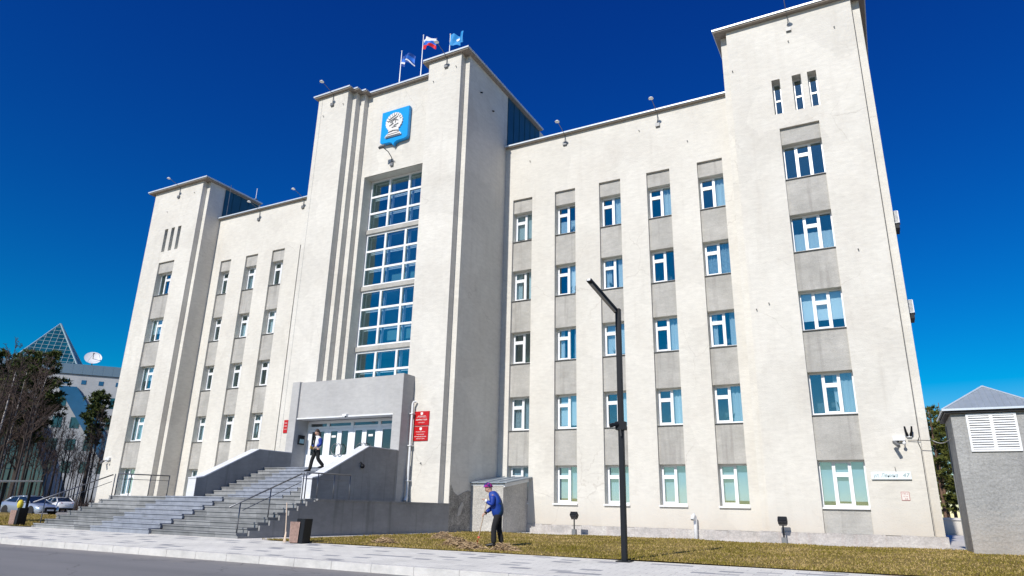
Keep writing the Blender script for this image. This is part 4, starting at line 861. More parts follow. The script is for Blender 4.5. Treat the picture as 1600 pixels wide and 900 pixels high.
# plinth walls under the terrace (right one seen in shade), cheek blocks stepped with the stairs
def cheek(x0, x1):
    m = MB(); pr = [(YS0 - 0.06, 0.2)]
    for k in range(8): pr += [(YS0 + TR * k - 0.05 + 0.12, GZ + RS1 * (k + 1) - 0.13), (YS0 + TR * (k + 1) + 0.07, GZ + RS1 * (k + 1) - 0.13)]
    pr = [(YS0 - 0.02, 0.2), (YS0 - 0.02, GZ + 0.06)]
    for k in range(1, 8): pr += [(YS0 + TR * k + 0.02, GZ + RS1 * k - 0.085), (YS0 + TR * k + 0.02, GZ + RS1 * (k + 1) - 0.085)]
    pr += [(YS0 + TR * 8, TZ - 0.085), (YS0 + TR * 8, TZ - 0.045), (25.75, TZ - 0.045), (25.75, 0.2)]
    m.prism(pr, 'X', x0, x1); return m
cheek(XR + 0.001, XR + 0.07).build('side_wall', M['concrete'], st)
MB().box(XR - 0.3, XR + 0.095, YS0 + TR * 8 + 0.1, 25.78, TZ - 0.043, TZ + 0.012).build('coping', M['concrete'], st)
cheek(XL - 0.07, XL - 0.001).build('side_wall', M['concrete'], st)
# raked parapets
def parapet(x0, x1, xc0, xc1):
    top = [(19.53, 2.25), (19.86, 2.31), (22.58, 3.64), (yp - 0.002, 3.64)]
    pr = [(19.53, TZ)] + top + [(yp - 0.002, TZ)]
    MB().prism(pr, 'X', x0, x1).build('parapet', M['concrete'], st, bevel=0.01)
    m = MB(); t_ = 0.035
    cp = [(19.50, 2.252)] + [(19.855, 2.312), (22.575, 3.642), (yp - 0.003, 3.642)] + [(yp - 0.003, 3.642 + t_), (22.56, 3.642 + t_), (19.83, 2.312 + t_ + 0.01), (19.50, 2.252 + t_)]
    m.prism(cp, 'X', xc0, xc1); m.build('coping', M['coping'], st)
    m = MB(); m.box(x0 + 0.004, x1 - 0.004, 19.515, 19.529, TZ + 0.01, 2.24); m.build('end_face', M['coping'], st)
parapet(-19.10, -18.62, -19.12, -18.60); parapet(-25.38, -24.90, -25.40, -24.88)
# hose reel / junction on right parapet
m = MB(); m.sphere((-18.56, 22.2, 2.85), 0.09, 10, 8); m.tube([(-18.58, 22.1, 3.0), (-18.55, 22.2, 2.86)], 0.03, 6); m.build('wall_fitting', M['darkmetal'], st, smooth=True)
# railings
def railing(x, level_end):
    m = MB(); r = 0.021
    a = Vector((x, YS0 - 0.25, 1.19)); b = Vector((x, YS0 + TR * 7 - 0.1, 2.28)); m.tube([a, b], 0.024, 8)
    a2 = a - Vector((0, 0, 0.0)); m.tube([(x, YS0 + 0.25, 1.12), (x, YS0 + TR * 7 - 0.1, 2.02)], 0.011, 6)
    for k in (0, 3, 6.6):
        y = YS0 + 0.14 + TR * k; zf = GZ + RS1 * (int(k) + 1); zt = a.z + (b.z - a.z) * (y - a.y) / (b.y - a.y); m.tube([(x, y, zf), (x, y, zt)], 0.019, 8)
    ys = YS0 + TR * 7 + 0.12
    m.tube([(x, ys, 2.33), (x, level_end, 2.36)], 0.024, 8); m.tube([(x, ys, 2.13), (x, level_end, 2.16)], 0.011, 6)
    for y in (ys, ys + 0.55, ys + (level_end - ys) * 0.62, level_end): m.tube([(x, y, TZ), (x, y, 2.34)], 0.019, 8)
    m.build('railing', M['steel'], st, smooth=True)
railing(-16.90, 19.62); railing(-26.84, 19.72)

# ================================================================== LEAN-TO SHED
t = thing('cellar_shed', 'small pale stucco cellar shed with zinc lid roof in the corner by the entrance tower', 'shed', (-15.9, 28.8, 0.35))
MB().prism([(27.6, 0.3), (27.6, 2.40), (29.99, 2.72), (29.99, 0.3)], 'X', -16.698, -15.05).build('wall', M['shed'], t)
MB().box(-16.698, -15.02, 27.57, 27.598, 2.32, 2.41).build('fascia', M['whitemetal'], t)
MB().prism([(27.60, 2.26), (27.60, 2.41), (29.98, 2.73), (29.98, 2.60)], 'X', -15.048, -14.97).build('side_board', M['coping'], t)
m = MB(); m.prism([(27.45, 2.43), (27.45, 2.47), (29.97, 2.82), (29.97, 2.77)], 'X', -16.69, -14.80)
for x in (-16.3, -15.75, -15.2): m.prism([(27.46, 2.471), (27.46, 2.50), (29.96, 2.85), (29.96, 2.821)], 'X', x, x + 0.02)
m.build('roof', M['zinc'], t)

# ================================================================== SUBSTATION ON THE RIGHT
t = thing('substation', 'small grey stucco substation with ribbed metal roof at the right edge', 'small building', (3.05, 26.35, 0.3))
X0, X1, Y0, Y1 = 1.95, 4.15, 25.1, 27.6
m = MB(); m.prism([(X0, 0.2), (X1, 0.2), (X1, 4.43), (X0, 4.43)], 'Y', Y0, Y1); m.build('wall', M['substation'], t, bevel=0.01)
MB().box(X0 - 0.14, X1 + 0.14, Y0 - 0.14, Y1 + 0.14, 4.432, 4.54).build('eaves', flat('dark_eaves', (0.035, 0.03, 0.03)), t)
m = MB(); e = 0.20; ap = ((X0 + X1) / 2, (Y0 + Y1) / 2, 5.42); c = [(X0 - e, Y0 - e, 4.545), (X1 + e, Y0 - e, 4.545), (X1 + e, Y1 + e, 4.545), (X0 - e, Y1 + e, 4.545)]
m.add(c + [ap], [(0, 1, 4), (1, 2, 4), (2, 3, 4), (3, 0, 4), (3, 2, 1, 0)])
roof = m.build('roof', M['zinc'], t)
m = MB(); n = 16
for i in range(1, n):
    u = i / n; a = Vector(c[0]).lerp(Vector(c[1]), u); k = 1 - abs(2 * u - 1)
    b = a.lerp(Vector((a.x, ap[1], ap[2])), k); m.bar(a + Vector((0, 0, 0.01)), b + Vector((0, 0, 0.01)), 0.02, 0.02)
    a = Vector(c[3]).lerp(Vector(c[0]), u); b = a.lerp(Vector((ap[0], a.y, ap[2])), k); m.bar(a + Vector((0, 0, 0.01)), b + Vector((0, 0, 0.01)), 0.02, 0.02)
m.build('ribs', M['zinc'], roof)
m = MB()
for k in range(4): m.bar(Vector(c[k]) + Vector((0, 0, 0.012)), Vector(ap) + Vector((0, 0, 0.012)), 0.07, 0.025)
m.box(X0 - e - 0.015, X1 + e + 0.015, Y0 - e - 0.02, Y0 - e - 0.001, 4.50, 4.56); m.box(X0 - e - 0.02, X0 - e - 0.001, Y0 - e, Y1 + e, 4.50, 4.56)
m.build('ridge_cap', M['metalcap'], roof)
def louvre(x0, x1, z0, z1):
    m = MB(); y = Y0 - 0.05
    m.box(x0, x0 + 0.06, y, Y0 - 0.002, z0, z1); m.box(x1 - 0.06, x1, y, Y0 - 0.002, z0, z1); m.box(x0 + 0.06, x1 - 0.06, y, Y0 - 0.002, z0, z0 + 0.06); m.box(x0 + 0.06, x1 - 0.06, y, Y0 - 0.002, z1 - 0.06, z1)
    xm = (x0 + x1) / 2; m.box(xm - 0.045, xm + 0.045, y - 0.003, Y0 - 0.002, z0 + 0.06, z1 - 0.06)
    o = m.build('louvre', M['whitemetal'], t)
    s = MB(); n = 14
    for a, b in ((x0 + 0.06, xm - 0.045), (xm + 0.045, x1 - 0.06)):
        for k in range(n):
            z = z0 + 0.06 + (z1 - z0 - 0.12) * (k + 0.5) / n; s.obox(((a + b) / 2, y + 0.022, z), (1, 0, 0), (0, 1, 1.3), (0, -1.3, 1), (b - a) / 2, 0.034, 0.004)
    s.build('slats', M['whitemetal'], o)
    MB().box(x0 + 0.05, x1 - 0.05, Y0 - 0.006, Y0 - 0.003, z0 + 0.05, z1 - 0.05).build('vent_opening', M['darkmetal'], o)
louvre(2.33, 3.60, 3.28, 4.40)
m = MB(); zz = [0.6 + 0.35 * k for k in range(11)]
m.tube([(X0 - 0.02, Y1 - 0.3, 0.3), (X0 - 0.02, Y1 - 0.3, 4.3)], 0.02, 6); m.build('conduit', M['greymetal'], t)
t = thing('roof_antenna', 'thin rod behind the grey substation roof corner', 'antenna', (1.86, 27.7, 4.5)); MB().tube([(1.86, 27.7, 4.56), (1.86, 27.7, 5.15)], 0.012, 6).build('rod', M['steel'], t); MB().box(1.82, 1.90, 27.66, 27.74, 4.56, 4.62).build('foot', M['greymetal'], t)

# low white wall and path behind
t = thing('boundary_wall', 'low white patched boundary wall between the right tower and the trees', 'wall', (6, 62, 0.0))
MB().box(-10, 40, 61.6, 61.9, 0.0, 1.32).build('wall', M['wall'], t)
MB().box(-10.05, 40.05, 61.5, 62.0, 1.322, 1.50).build('wall_cap', M['apron'], t)
m = MB(); m.quad((1.6, 31, 0.34), (9, 31, 0.34), (14, 61.5, 0.30), (1.6, 61.5, 0.30)); structure(m.build('path', M['apron'], fixn=False))

# ================================================================== STREET FURNITURE ON THE LAWN AND PAVEMENT
t = thing('street_lamp', 'tall slim black street lamp with a raked luminaire arm at the lawn edge', 'street lamp', (-5.02, 14.52, 0.33))
m = MB(); m.box(-5.075, -4.965, 14.465, 14.575, 0.30, 5.78); m.build('pole', M['darkmetal'], t, bevel=0.008)
m = MB(); m.box(-5.17, -4.87, 14.37, 14.67, 0.335, 0.36); m.build('base_plate', M['darkmetal'], t, bevel=0.005)
A = Vector((-5.06, 14.56, 5.72)); B = Vector((-5.20, 13.18, 6.10))
m = MB(); m.bar(A, B, 0.115, 0.07); o = m.build('luminaire_arm', M['darkmetal'], t, bevel=0.008)
d = (B - A).normalized(); sd_ = d.cross(Vector((0, 0, 1))).normalized(); upv = sd_.cross(d)
m = MB(); m.obox((A + B) / 2 - upv * 0.045, d, sd_, upv, (B - A).length / 2 * 0.86, 0.036, 0.012); m.build('diffuser', flat('grey_diffuser', (0.30, 0.30, 0.29), rough=0.4), o)
m = MB(); m.obox(B + d * 0.004, d, sd_, upv, 0.006, 0.036, 0.022); m.build('end_cap', M['whitemetal'], o)
t = thing('security_camera', 'small dark bullet camera clamped to the street lamp pole', 'camera', (-5.03, 14.4, 3.1))
m = MB(); m.box(-5.12, -4.92, 14.42, 14.62, 3.02, 3.20); m.build('clamp', M['darkmetal'], t); m = MB(); m.tube([(-5.06, 14.42, 3.14), (-5.20, 14.30, 3.10)], 0.045, 8); m.build('camera_body', M['darkmetal'], t); m = MB(); m.tube([(-5.0, 14.40, 3.02), (-4.99, 14.42, 2.88)], 0.02, 6); m.build('cable', M['cable'], t)

def spot(x, y, z, label, tilt):
    t = thing('garden_floodlight', label, 'floodlight', (x, y, z), group='floodlights on short posts by the wall')
    m = MB(); m.box(x - 0.09, x + 0.09, y - 0.09, y + 0.09, z - 0.02, z + 0.22); m.build('base', M['greymetal'], t, bevel=0.01)
    m = MB(); m.tube([(x, y, z + 0.22), (x, y, z + 0.62)], 0.03, 8); m.box(x - 0.13, x + 0.13, y - 0.02, y + 0.02, z + 0.62, z + 0.65); m.box(x - 0.13, x - 0.115, y - 0.02, y + 0.02, z + 0.65, z + 0.78); m.box(x + 0.115, x + 0.13, y - 0.02, y + 0.02, z + 0.65, z + 0.78); m.build('post', M['darkmetal'], t)
    ax = Vector((0, math.cos(tilt), math.sin(tilt))); h = MB(); c = Vector((x, y, z + 0.80)); ay = Vector((1, 0, 0)); az = ax.cross(ay)
    h.obox(c, ax, ay, az, 0.10, 0.16, 0.12); o = h.build('lamp_head', M['darkmetal'], t, bevel=0.015)
    h = MB()
    for k in range(-4, 5): h.obox(c + ay * 0.032 * k - ax * 0.115, ax, ay, az, 0.014, 0.004, 0.105)
    h.build('cooling_fins', M['steel'], o)
spot(-12.25, 28.95, 0.36, 'dark floodlight on a short post by the wall between shed and lamp pole', R(50))
spot(-3.60, 28.0, 0.36, 'dark floodlight on a short post in front of the right tower', R(50))
t = thing('vent_pipe', 'white gooseneck vent pipe standing by the wall right of the street lamp', 'vent pipe', (-7.22, 29.75, 0.35))
m = MB(); m.tube([(-7.22, 29.80, 0.3), (-7.22, 29.80, 1.05), (-7.22, 29.76, 1.20), (-7.24, 29.66, 1.28), (-7.26, 29.56, 1.22), (-7.27, 29.52, 1.10)], 0.075, 12); m.build('pipe', M['whitemetal'], t, smooth=True)
MB().tube([(-7.27, 29.52, 1.10), (-7.27, 29.515, 1.085)], 0.06, 10).build('opening', M['darkmetal'], t)

def bin_(x, y, z, label, rz=0):
    t = thing('litter_bin', label, 'litter bin', (x, y, z), rz, group='slatted litter bins on the pavement')
    h = 0.52; n = 9
    m = MB()
    for k in range(n):
        u = -1 + 2 * (k + 0.5) / n
        for s in (-1,):
            m.obox((u * 0.145, s * 0.17, h / 2 + 0.02), (1, 0, 0), (0, 1, 0.06), (u * 0.045, 0, 1), 0.0095, 0.010, h / 2)
    m.build('slats', M['wood'], t, local=True)
    m = MB(); m.prism([(-0.12, 0.0), (0.12, 0.0), (0.145, h), (-0.145, h)], 'Y', -0.155, 0.16); m.build('liner', M['darkmetal'], t, local=True)
    m = MB(); m.prism([(0.155, 0.0), (0.28, 0.0), (0.31, 0.62), (0.185, 0.62)], 'Y', -0.18, 0.16); m.build('side_post', M['darkmetal'], t, local=True, bevel=0.006)
    m = MB(); m.box(-0.10, 0.10, 0.02, 0.15, h, 0.62); m.build('ash_tray', M['darkmetal'], t, local=True, bevel=0.008)
    return t
bin_(-14.12, 14.50, 0.34, 'slatted wood and black litter bin with a broom leaning on it', R(8))
bin_(-28.7, 15.05, 0.36, 'slatted litter bin left of the stairs with a yellow bag on top', R(8))
o = MB().sphere((0, 0, 0), 0.13, 12, 8, (0.8, 0.8, 1.3)).build('yellow_bag', flat('yellow_plastic', (0.62, 0.50, 0.03), rough=0.5, bump=0.8, bs=12), None, smooth=True); o.location = (-28.67, 15.05, 1.10); tag(o, 'crumpled yellow bag standing on the left litter bin', 'bag')
t = thing('broom', 'pale wooden broom leaning against the litter bin beside the stairs', 'broom', (-14.9, 14.35, 0.34))
m = MB(); m.tube([(-14.36, 14.30, 0.36), (-14.48, 14.38, 0.85), (-14.66, 14.5, 1.36)], [0.02, 0.015, 0.012], 6); m.build('handle', M['broomwood'], t)
m = MB()
for k in range(30):
    a = random.uniform(-0.05, 0.05); m.tube([(-14.39 + a * 0.3, 14.32, 0.62), (-14.36 + a, 14.29 + random.uniform(-0.03, 0.03), 0.36)], 0.006, 3)
m.build('bristles', M['broomwood'], t)

# raked heaps of dry grass
def heap(x, y, rx, ry, h, label):
    m = MB(); rr = random.Random(int(x * 100))
    for _ in range(520):
        u, v = rr.gauss(0, 0.42), rr.gauss(0, 0.42); d = math.exp(-(u * u + v * v) * 1.6); px, py = x + u * rx, y + v * ry
        z = lawn_z(px, py) + 0.02 + h * d * rr.uniform(0.2, 1); a = rr.uniform(0, 6.28); l = rr.uniform(0.04, 0.11); dx, dy, dz = math.cos(a) * l, math.sin(a) * l, rr.uniform(-0.04, 0.07)
        m.add([(px - dx, py - dy, z), (px + dx, py + dy, z + dz), (px + dx * 0.9, py + dy * 0.9, z + dz + 0.014), (px - dx, py - dy, z + 0.014)], [(0, 1, 2, 3)])
    o = m.build('grass_heap', M['straw'], None, fixn=False); tag(o, label, 'grass heap', 'raked heaps of dry grass')
heap(-12.3, 15.9, 0.32, 0.22, 0.12, 'small heap of raked dry grass nearest the litter bin')
heap(-12.6, 19.2, 0.40, 0.35, 0.20, 'heap of raked dry grass farthest from the pavement')
heap(-10.25, 16.3, 0.42, 0.26, 0.20, 'largest heap of raked dry grass beside the sweeper feet')
heap(-9.3, 15.5, 0.36, 0.2, 0.11, 'low heap of raked dry grass in front of the sweeper')
heap(-8.45, 15.6, 0.32, 0.2, 0.13, 'heap of raked dry grass right of the sweeper')

# ================================================================== PEOPLE
def skin_mesh(joints, edges, name, mat, parent, sub=2, root=0, off=None):
    me = bpy.data.meshes.new(name); me.from_pydata([j[0] for j in joints], edges, []); 
    tmp = bpy.data.objects.new('tmp', me); COL.objects.link(tmp)
    md = tmp.modifiers.new('s', 'SKIN'); me.skin_vertices[0].data
    for i, j in enumerate(joints):
        r = j[1]; r = (r, r) if not isinstance(r, tuple) else r
        me.skin_vertices[0].data[i].radius = r; me.skin_vertices[0].data[i].use_root = (i == root)
    md.use_smooth_shade = True
    sb = tmp.modifiers.new('b', 'SUBSURF'); sb.levels = sub; sb.render_levels = sub
    dg = bpy.context.evaluated_depsgraph_get(); dg.update(); r = bpy.data.meshes.new_from_object(tmp.evaluated_get(dg))
    bpy.data.objects.remove(tmp); r.name = name; r.materials.clear(); r.materials.append(mat)
    r.polygons.foreach_set('use_smooth', [True] * len(r.polygons))
    o = bpy.data.objects.new(name, r); COL.objects.link(o); o.parent = parent
    return o

def person(label, loc, rz, J, sc, mats, hat=None, hair=None):
    """J: joint positions in metres, local frame: +X forward, +Y left, Z up"""
    t = thing('person', label, 'person', loc, rz); t.scale = (sc, sc, sc)
    V = {k: Vector(v) for k, v in J.items()}
    names = ['pelvis', 'waist', 'chest', 'neck', 'head0', 'head1', 'shL', 'elL', 'wrL', 'shR', 'elR', 'wrR', 'hipL', 'knL', 'anL', 'toL', 'hipR', 'knR', 'anR', 'toR']
    rad = dict(pelvis=(0.09, 0.09), waist=(0.085, 0.085), chest=(0.075, 0.075), neck=0.05, head0=0.075, head1=0.085, shL=0.030, elL=0.036, wrL=0.026, shR=0.030, elR=0.036, wrR=0.026, hipL=0.065, knL=0.055, anL=0.035, toL=0.02, hipR=0.065, knR=0.06, anR=0.035, toR=0.02)
    ed = [('pelvis', 'waist'), ('waist', 'chest'), ('chest', 'neck'), ('neck', 'head0'), ('head0', 'head1'), ('chest', 'shL'), ('shL', 'elL'), ('elL', 'wrL'), ('chest', 'shR'), ('shR', 'elR'), ('elR', 'wrR'), ('pelvis', 'hipL'), ('hipL', 'knL'), ('knL', 'anL'), ('anL', 'toL'), ('pelvis', 'hipR'), ('hipR', 'knR'), ('knR', 'anR'), ('anR', 'toR')]
    joints = [(tuple(V[n]), rad[n]) for n in names]; E = [(names.index(a), names.index(b)) for a, b in ed]
    # fingers: chains rooted in the palm, part of the one continuous body
    for s in ('L', 'R'):
        w_ = V['wr' + s]; d = (w_ - V['el' + s]).normalized(); side = d.cross(Vector((0, 0, 1))); side = side.normalized() if side.length > 0.1 else Vector((1, 0, 0)); nrm = side.cross(d)
        joints.append((tuple(w_ + d * 0.07), (0.036, 0.02))); palm = len(joints) - 1; E.append((names.index('wr' + s), palm))
        for k, (o_, l_) in enumerate(((-0.028, 0.060), (-0.010, 0.072), (0.010, 0.068), (0.028, 0.052))):
            a = w_ + d * 0.095 + side * o_; b = a + d * l_ * 0.5 - nrm * 0.012; c = b + d * l_ * 0.35 - nrm * 0.03
            i0 = len(joints); joints += [(tuple(a), 0.0095), (tuple(b), 0.009), (tuple(c), 0.0075)]; E += [(palm, i0), (i0, i0 + 1), (i0 + 1, i0 + 2)]
        a = w_ + d * 0.045 - side * 0.045; b = a + d * 0.03 - side * 0.012 - nrm * 0.02; i0 = len(joints); joints += [(tuple(a), 0.011), (tuple(b), 0.009)]; E += [(palm, i0), (i0, i0 + 1)]
    skin_mesh(joints, E, 'body', mats['skin'], t)
    hd = (V['head1'] - V['head0']).normalized(); hc = V['head0'].lerp(V['head1'], 0.6); fw = Vector((1, 0, 0)); fw = (fw - hd * fw.dot(hd)).normalized(); lf = hd.cross(fw)
    # head with face
    m = MB(); m.sphere((0, 0, 0), 1, 20, 14)
    vs = []
    for v in m.v:
        x, y, z = v
        k = 1 - 0.22 * max(0, -z) ** 1.5
        px, py, pz = x * 0.098 * (k if x < 0 else 1), y * 0.078 * k, z * 0.118
        if x > 0.5: px += 0.006
        if x > 0.8 and abs(y) < 0.25 and -0.35 < z < 0.15: px += 0.022 * (1 - abs(y) / 0.25) * (0.6 - z)
        if x > 0.7 and 0.05 < z < 0.3 and 0.2 < abs(y) < 0.55: px -= 0.008
        vs.append(tuple(hc + fw * px + lf * py + hd * pz))
    m.v = vs; head = m.build('head', mats['skin'], t, local=True, smooth=True)
    m = MB()
    for s in (-1, 1): m.sphere(tuple(hc + fw * 0.088 + lf * 0.032 * s + hd * 0.012), 0.011, 8, 6)
    m.build('eyes', M['cable'], head, local=True)
    m = MB(); m.tube([hc + fw * 0.098 - lf * 0.022 - hd * 0.055, hc + fw * 0.103 - hd * 0.053, hc + fw * 0.098 + lf * 0.022 - hd * 0.055], 0.006, 6); m.build('mouth', M['red'], head, local=True)
    m = MB()
    for s in (-1, 1): m.sphere(tuple(hc + lf * 0.08 * s - hd * 0.005 - fw * 0.005), 0.024, 8, 6, (0.8, 0.4, 1.2))
    m.build('ears', mats['skin'], head, local=True)
    def shell(name, mat, r, zmin, back, up=0.02):
        m = MB(); m.sphere((0, 0, 0), 1, 20, 12); keep = []; vs = []
        for v in m.v:
            x, y, z = v; zz = max(z, zmin + (0.35 * x if x > 0 else -back * abs(x)))
            vs.append(tuple(hc + fw * x * (0.098 + r) + lf * y * (0.08 + r) + hd * (zz * (0.118 + r) + up)))
        m.v = vs; m.build(name, mat, t, local=True, smooth=True)
    if hair: shell('hair', hair, 0.018, 0.0, 0.75)
    if hat: shell('knit_hat', hat, 0.034, 0.05, 0.35, 0.025)
    # clothes
    def limb(name, mat, pts, rs, ex=None):
        joints = [(tuple(V[p]) if isinstance(p, str) else tuple(p), r) for p, r in zip(pts, rs)]
        return joints
    # trousers
    jn = ['pelvis', 'hipL', 'knL', 'anL2', 'hipR', 'knR', 'anR2', 'top']
    V['anL2'] = V['knL'].lerp(V['anL'], 1.10); V['anR2'] = V['knR'].lerp(V['anR'], 1.10); V['top'] = V['pelvis'].lerp(V['waist'], 0.35)
    rr = [(0.135, 0.135), 0.105, 0.085, 0.078, 0.105, 0.085, 0.078, (0.13, 0.13)]
    skin_mesh([(tuple(V[n]), r) for n, r in zip(jn, rr)], [(0, 1), (1, 2), (2, 3), (0, 4), (4, 5), (5, 6), (0, 7)], 'trousers', mats['trousers'], t)
    # jacket
    V['hem'] = V['pelvis'] + Vector((0.0, 0, -0.02 - mats.get('hem', 0.0)))
    tors = mats.get('torso', (0.19, 0.15))
    jn = ['chest', 'waist', 'hem', 'neck2', 'shL', 'shR']; V['neck2'] = V['chest'].lerp(V['neck'], 1.0)
    J2 = [(tuple(V['chest']), tors), (tuple(V['waist']), (tors[0] * 0.98, tors[1] * 0.98)), (tuple(V['hem']), (tors[0], tors[1] * 0.98)), (tuple(V['neck2']), 0.085), (tuple(V['shL']), 0.115), (tuple(V['shR']), 0.115)]
    E2 = [(0, 1), (1, 2), (0, 3), (0, 4), (0, 5)]
    skin_mesh(J2, E2, 'jacket', mats['jacket'], t)
    for s in ('L', 'R'):
        V['w2'] = V['el' + s].lerp(V['wr' + s], 0.93)
        skin_mesh([(tuple(V['sh' + s]), 0.112), (tuple(V['el' + s]), 0.078), (tuple(V['w2']), 0.058)], [(0, 1), (1, 2)], 'sleeve', mats['sleeve'], t)
    for s in ('L', 'R'):
        a = V['an' + s]; b = V['to' + s]; d = (b - a); d.z = 0; d.normalize(); sd = Vector((-d.y, d.x, 0)); g = min(a.z, b.z) - 0.0
        m = MB(); c = (a + b) / 2 + d * 0.02; base_z = b.z - 0.035
        prof = [(-0.13, 0.036), (-0.06, 0.042), (0.04, 0.048), (0.11, 0.046), (0.15, 0.025)]
        vs = []; 
        for (q, wd) in prof:
            hgt = 0.10 if q < -0.03 else (0.075 if q < 0.08 else 0.045)
            for (yy, zz) in ((-wd, 0), (wd, 0), (wd * 0.75, hgt), (-wd * 0.75, hgt)): p = c + d * q + sd * yy; vs.append((p.x, p.y, base_z + zz + max(0, (a.z - 0.09 - base_z)) * (0.12 - q) / 0.3 * (1 if a.z - base_z > 0.12 else 0)))
        fs = [(i * 4 + k, i * 4 + (k + 1) % 4, (i + 1) * 4 + (k + 1) % 4, (i + 1) * 4 + k) for i in range(4) for k in range(4)] + [(0, 1, 2, 3), (16, 17, 18, 19)]
        m.add(vs, fs); m.build('shoe', mats['shoe'], t, local=True, smooth=True, bevel=0.006)
    return t, V, hc, fw, lf, hd

def knit():
    m, t, p = new_mat('knit_pattern'); L = t.links.new; tc = N(t, 'ShaderNodeTexCoord'); v = N(t, 'ShaderNodeTexVoronoi'); v.inputs['Scale'].default_value = 14; L(tc.outputs['Object'], v.inputs['Vector'])
    sp = N(t, 'ShaderNodeSeparateColor'); L(v.outputs['Color'], sp.inputs[0])
    cr = N(t, 'ShaderNodeValToRGB'); cr.color_ramp.interpolation = 'CONSTANT'; cr.color_ramp.elements[0].color = (0.03, 0.02, 0.12, 1); cr.color_ramp.elements[1].position = 0.45; cr.color_ramp.elements[1].color = (0.28, 0.015, 0.16, 1); e = cr.color_ramp.elements.new(0.8); e.color = (0.14, 0.05, 0.35, 1)
    L(sp.outputs[0], cr.inputs[0]); L(cr.outputs[0], p.inputs['Base Color']); p.inputs['Roughness'].default_value = 0.95; return m
def jacket_blue():
    m, t, p = new_mat('blue_jacket'); L = t.links.new; tc = N(t, 'ShaderNodeTexCoord'); sx = N(t, 'ShaderNodeSeparateXYZ'); L(tc.outputs['Object'], sx.inputs[0])
    nz = N(t, 'ShaderNodeTexNoise'); nz.inputs['Scale'].default_value = 5; L(tc.outputs['Object'], nz.inputs['Vector'])
    ad = N(t, 'ShaderNodeMath', operation='MULTIPLY_ADD'); L(sx.outputs[0], ad.inputs[0]); ad.inputs[1].default_value = -2.2; L(nz.outputs[0], ad.inputs[2])
    cr = N(t, 'ShaderNodeValToRGB'); cr.color_ramp.interpolation = 'CONSTANT'; cr.color_ramp.elements[0].color = (0.003, 0.04, 0.27, 1); cr.color_ramp.elements[1].position = 0.74; cr.color_ramp.elements[1].color = (0.01, 0.05, 0.12, 1)
    L(ad.outputs[0], cr.inputs[0]); L(cr.outputs[0], p.inputs['Base Color']); p.inputs['Roughness'].default_value = 0.6
    b = N(t, 'ShaderNodeBump'); b.inputs['Strength'].default_value = 0.5; b.inputs['Distance'].default_value = 0.03; L(nz.outputs[0], b.inputs['Height']); L(b.outputs[0], p.inputs['Normal']); return m
BLK = flat('black_cloth', (0.012, 0.012, 0.014), rough=0.9); JB = jacket_blue(); BLU = flat('blue_sleeve', (0.003, 0.035, 0.28), rough=0.6); WHT = flat('white_vest', (0.78, 0.79, 0.82), rough=0.7)
SHOE = flat('black_shoe', (0.015, 0.015, 0.015), rough=0.5)
# sweeper: stooped, facing left, rake held low
J = dict(pelvis=(-0.04, 0, 0.90), waist=(0.0, 0, 1.06), chest=(0.10, 0, 1.28), neck=(0.19, 0, 1.44), head0=(0.235, 0, 1.48), head1=(0.285, 0, 1.59),
         shL=(0.12, 0.19, 1.36), elL=(0.10, 0.25, 1.08), wrL=(0.30, 0.16, 1.20), shR=(0.12, -0.19, 1.36), elR=(0.13, -0.25, 1.06), wrR=(0.34, -0.05, 0.88),
         hipL=(-0.04, 0.10, 0.86), knL=(0.07, 0.12, 0.47), anL=(0.06, 0.13, 0.09), toL=(0.20, 0.14, 0.035), hipR=(-0.04, -0.10, 0.86), knR=(-0.05, -0.12, 0.47), anR=(-0.13, -0.13, 0.09), toR=(0.01, -0.14, 0.035))
sx_, sy_ = -9.32, 16.78
swp = person('stooping person in blue jacket, black trousers and purple patterned hat raking the lawn', (sx_, sy_, lawn_z(sx_, sy_) + 0.03), R(180 + 22), J, 0.94, dict(skin=M['skin'], trousers=BLK, jacket=JB, sleeve=BLU, shoe=SHOE, hem=0.16, torso=(0.20, 0.20)), hat=knit())
t = swp[0]
m = MB(); m.tube([(0.13, -0.17, 1.14), (0.20, -0.17, 1.17)], 0.001, 3)
# glove cuffs
m = MB(); m.sphere(J['wrL'], 0.05, 10, 8); m.build('glove_cuff', WHT, t, local=True, smooth=True)
m = MB(); m.sphere((J['wrR'][0], J['wrR'][1], J['wrR'][2] - 0.01), 0.048, 10, 8); m.build('glove_cuff', BLK, t, local=True, smooth=True)
# the rake
def to_world(o, p):
    return Matrix.Translation(o.location) @ o.rotation_euler.to_matrix().to_4x4() @ Matrix.Scale(o.scale[0], 4) @ Vector(p)
h0 = to_world(t, (0.26, 0.10, 1.34)); h1 = to_world(t, (0.40, -0.09, 0.80)); dr = (h1 - h0).normalized()
zg = 0.42; tip = h1 + dr * ((h1.z - 0.62) / -dr.z)
rk = thing('rake', 'orange fan rake with wooden handle held by the person on the lawn', 'rake', tuple(tip))
MB().tube([h0, h1, tip], 0.013, 8).build('handle', M['broomwood'], rk)
OR = flat('orange_plastic', (0.48, 0.06, 0.012), rough=0.5)
m = MB(); fwd = Vector((-0.88, -0.45, 0)); sdv = Vector((-0.45, 0.88, 0))
m.tube([tip, tip + Vector((0, 0, -0.05))], [0.02, 0.05], 8)
for k in range(-8, 9):
    a = tip + Vector((0, 0, -0.04)); b = tip + sdv * (k * 0.022) + dr * 0.16; b.z = 0.47 ; c = b + dr * 0.03 + Vector((0, 0, -0.06)); m.tube([a, b, c], 0.006, 4)
m.build('fan_head', OR, rk)
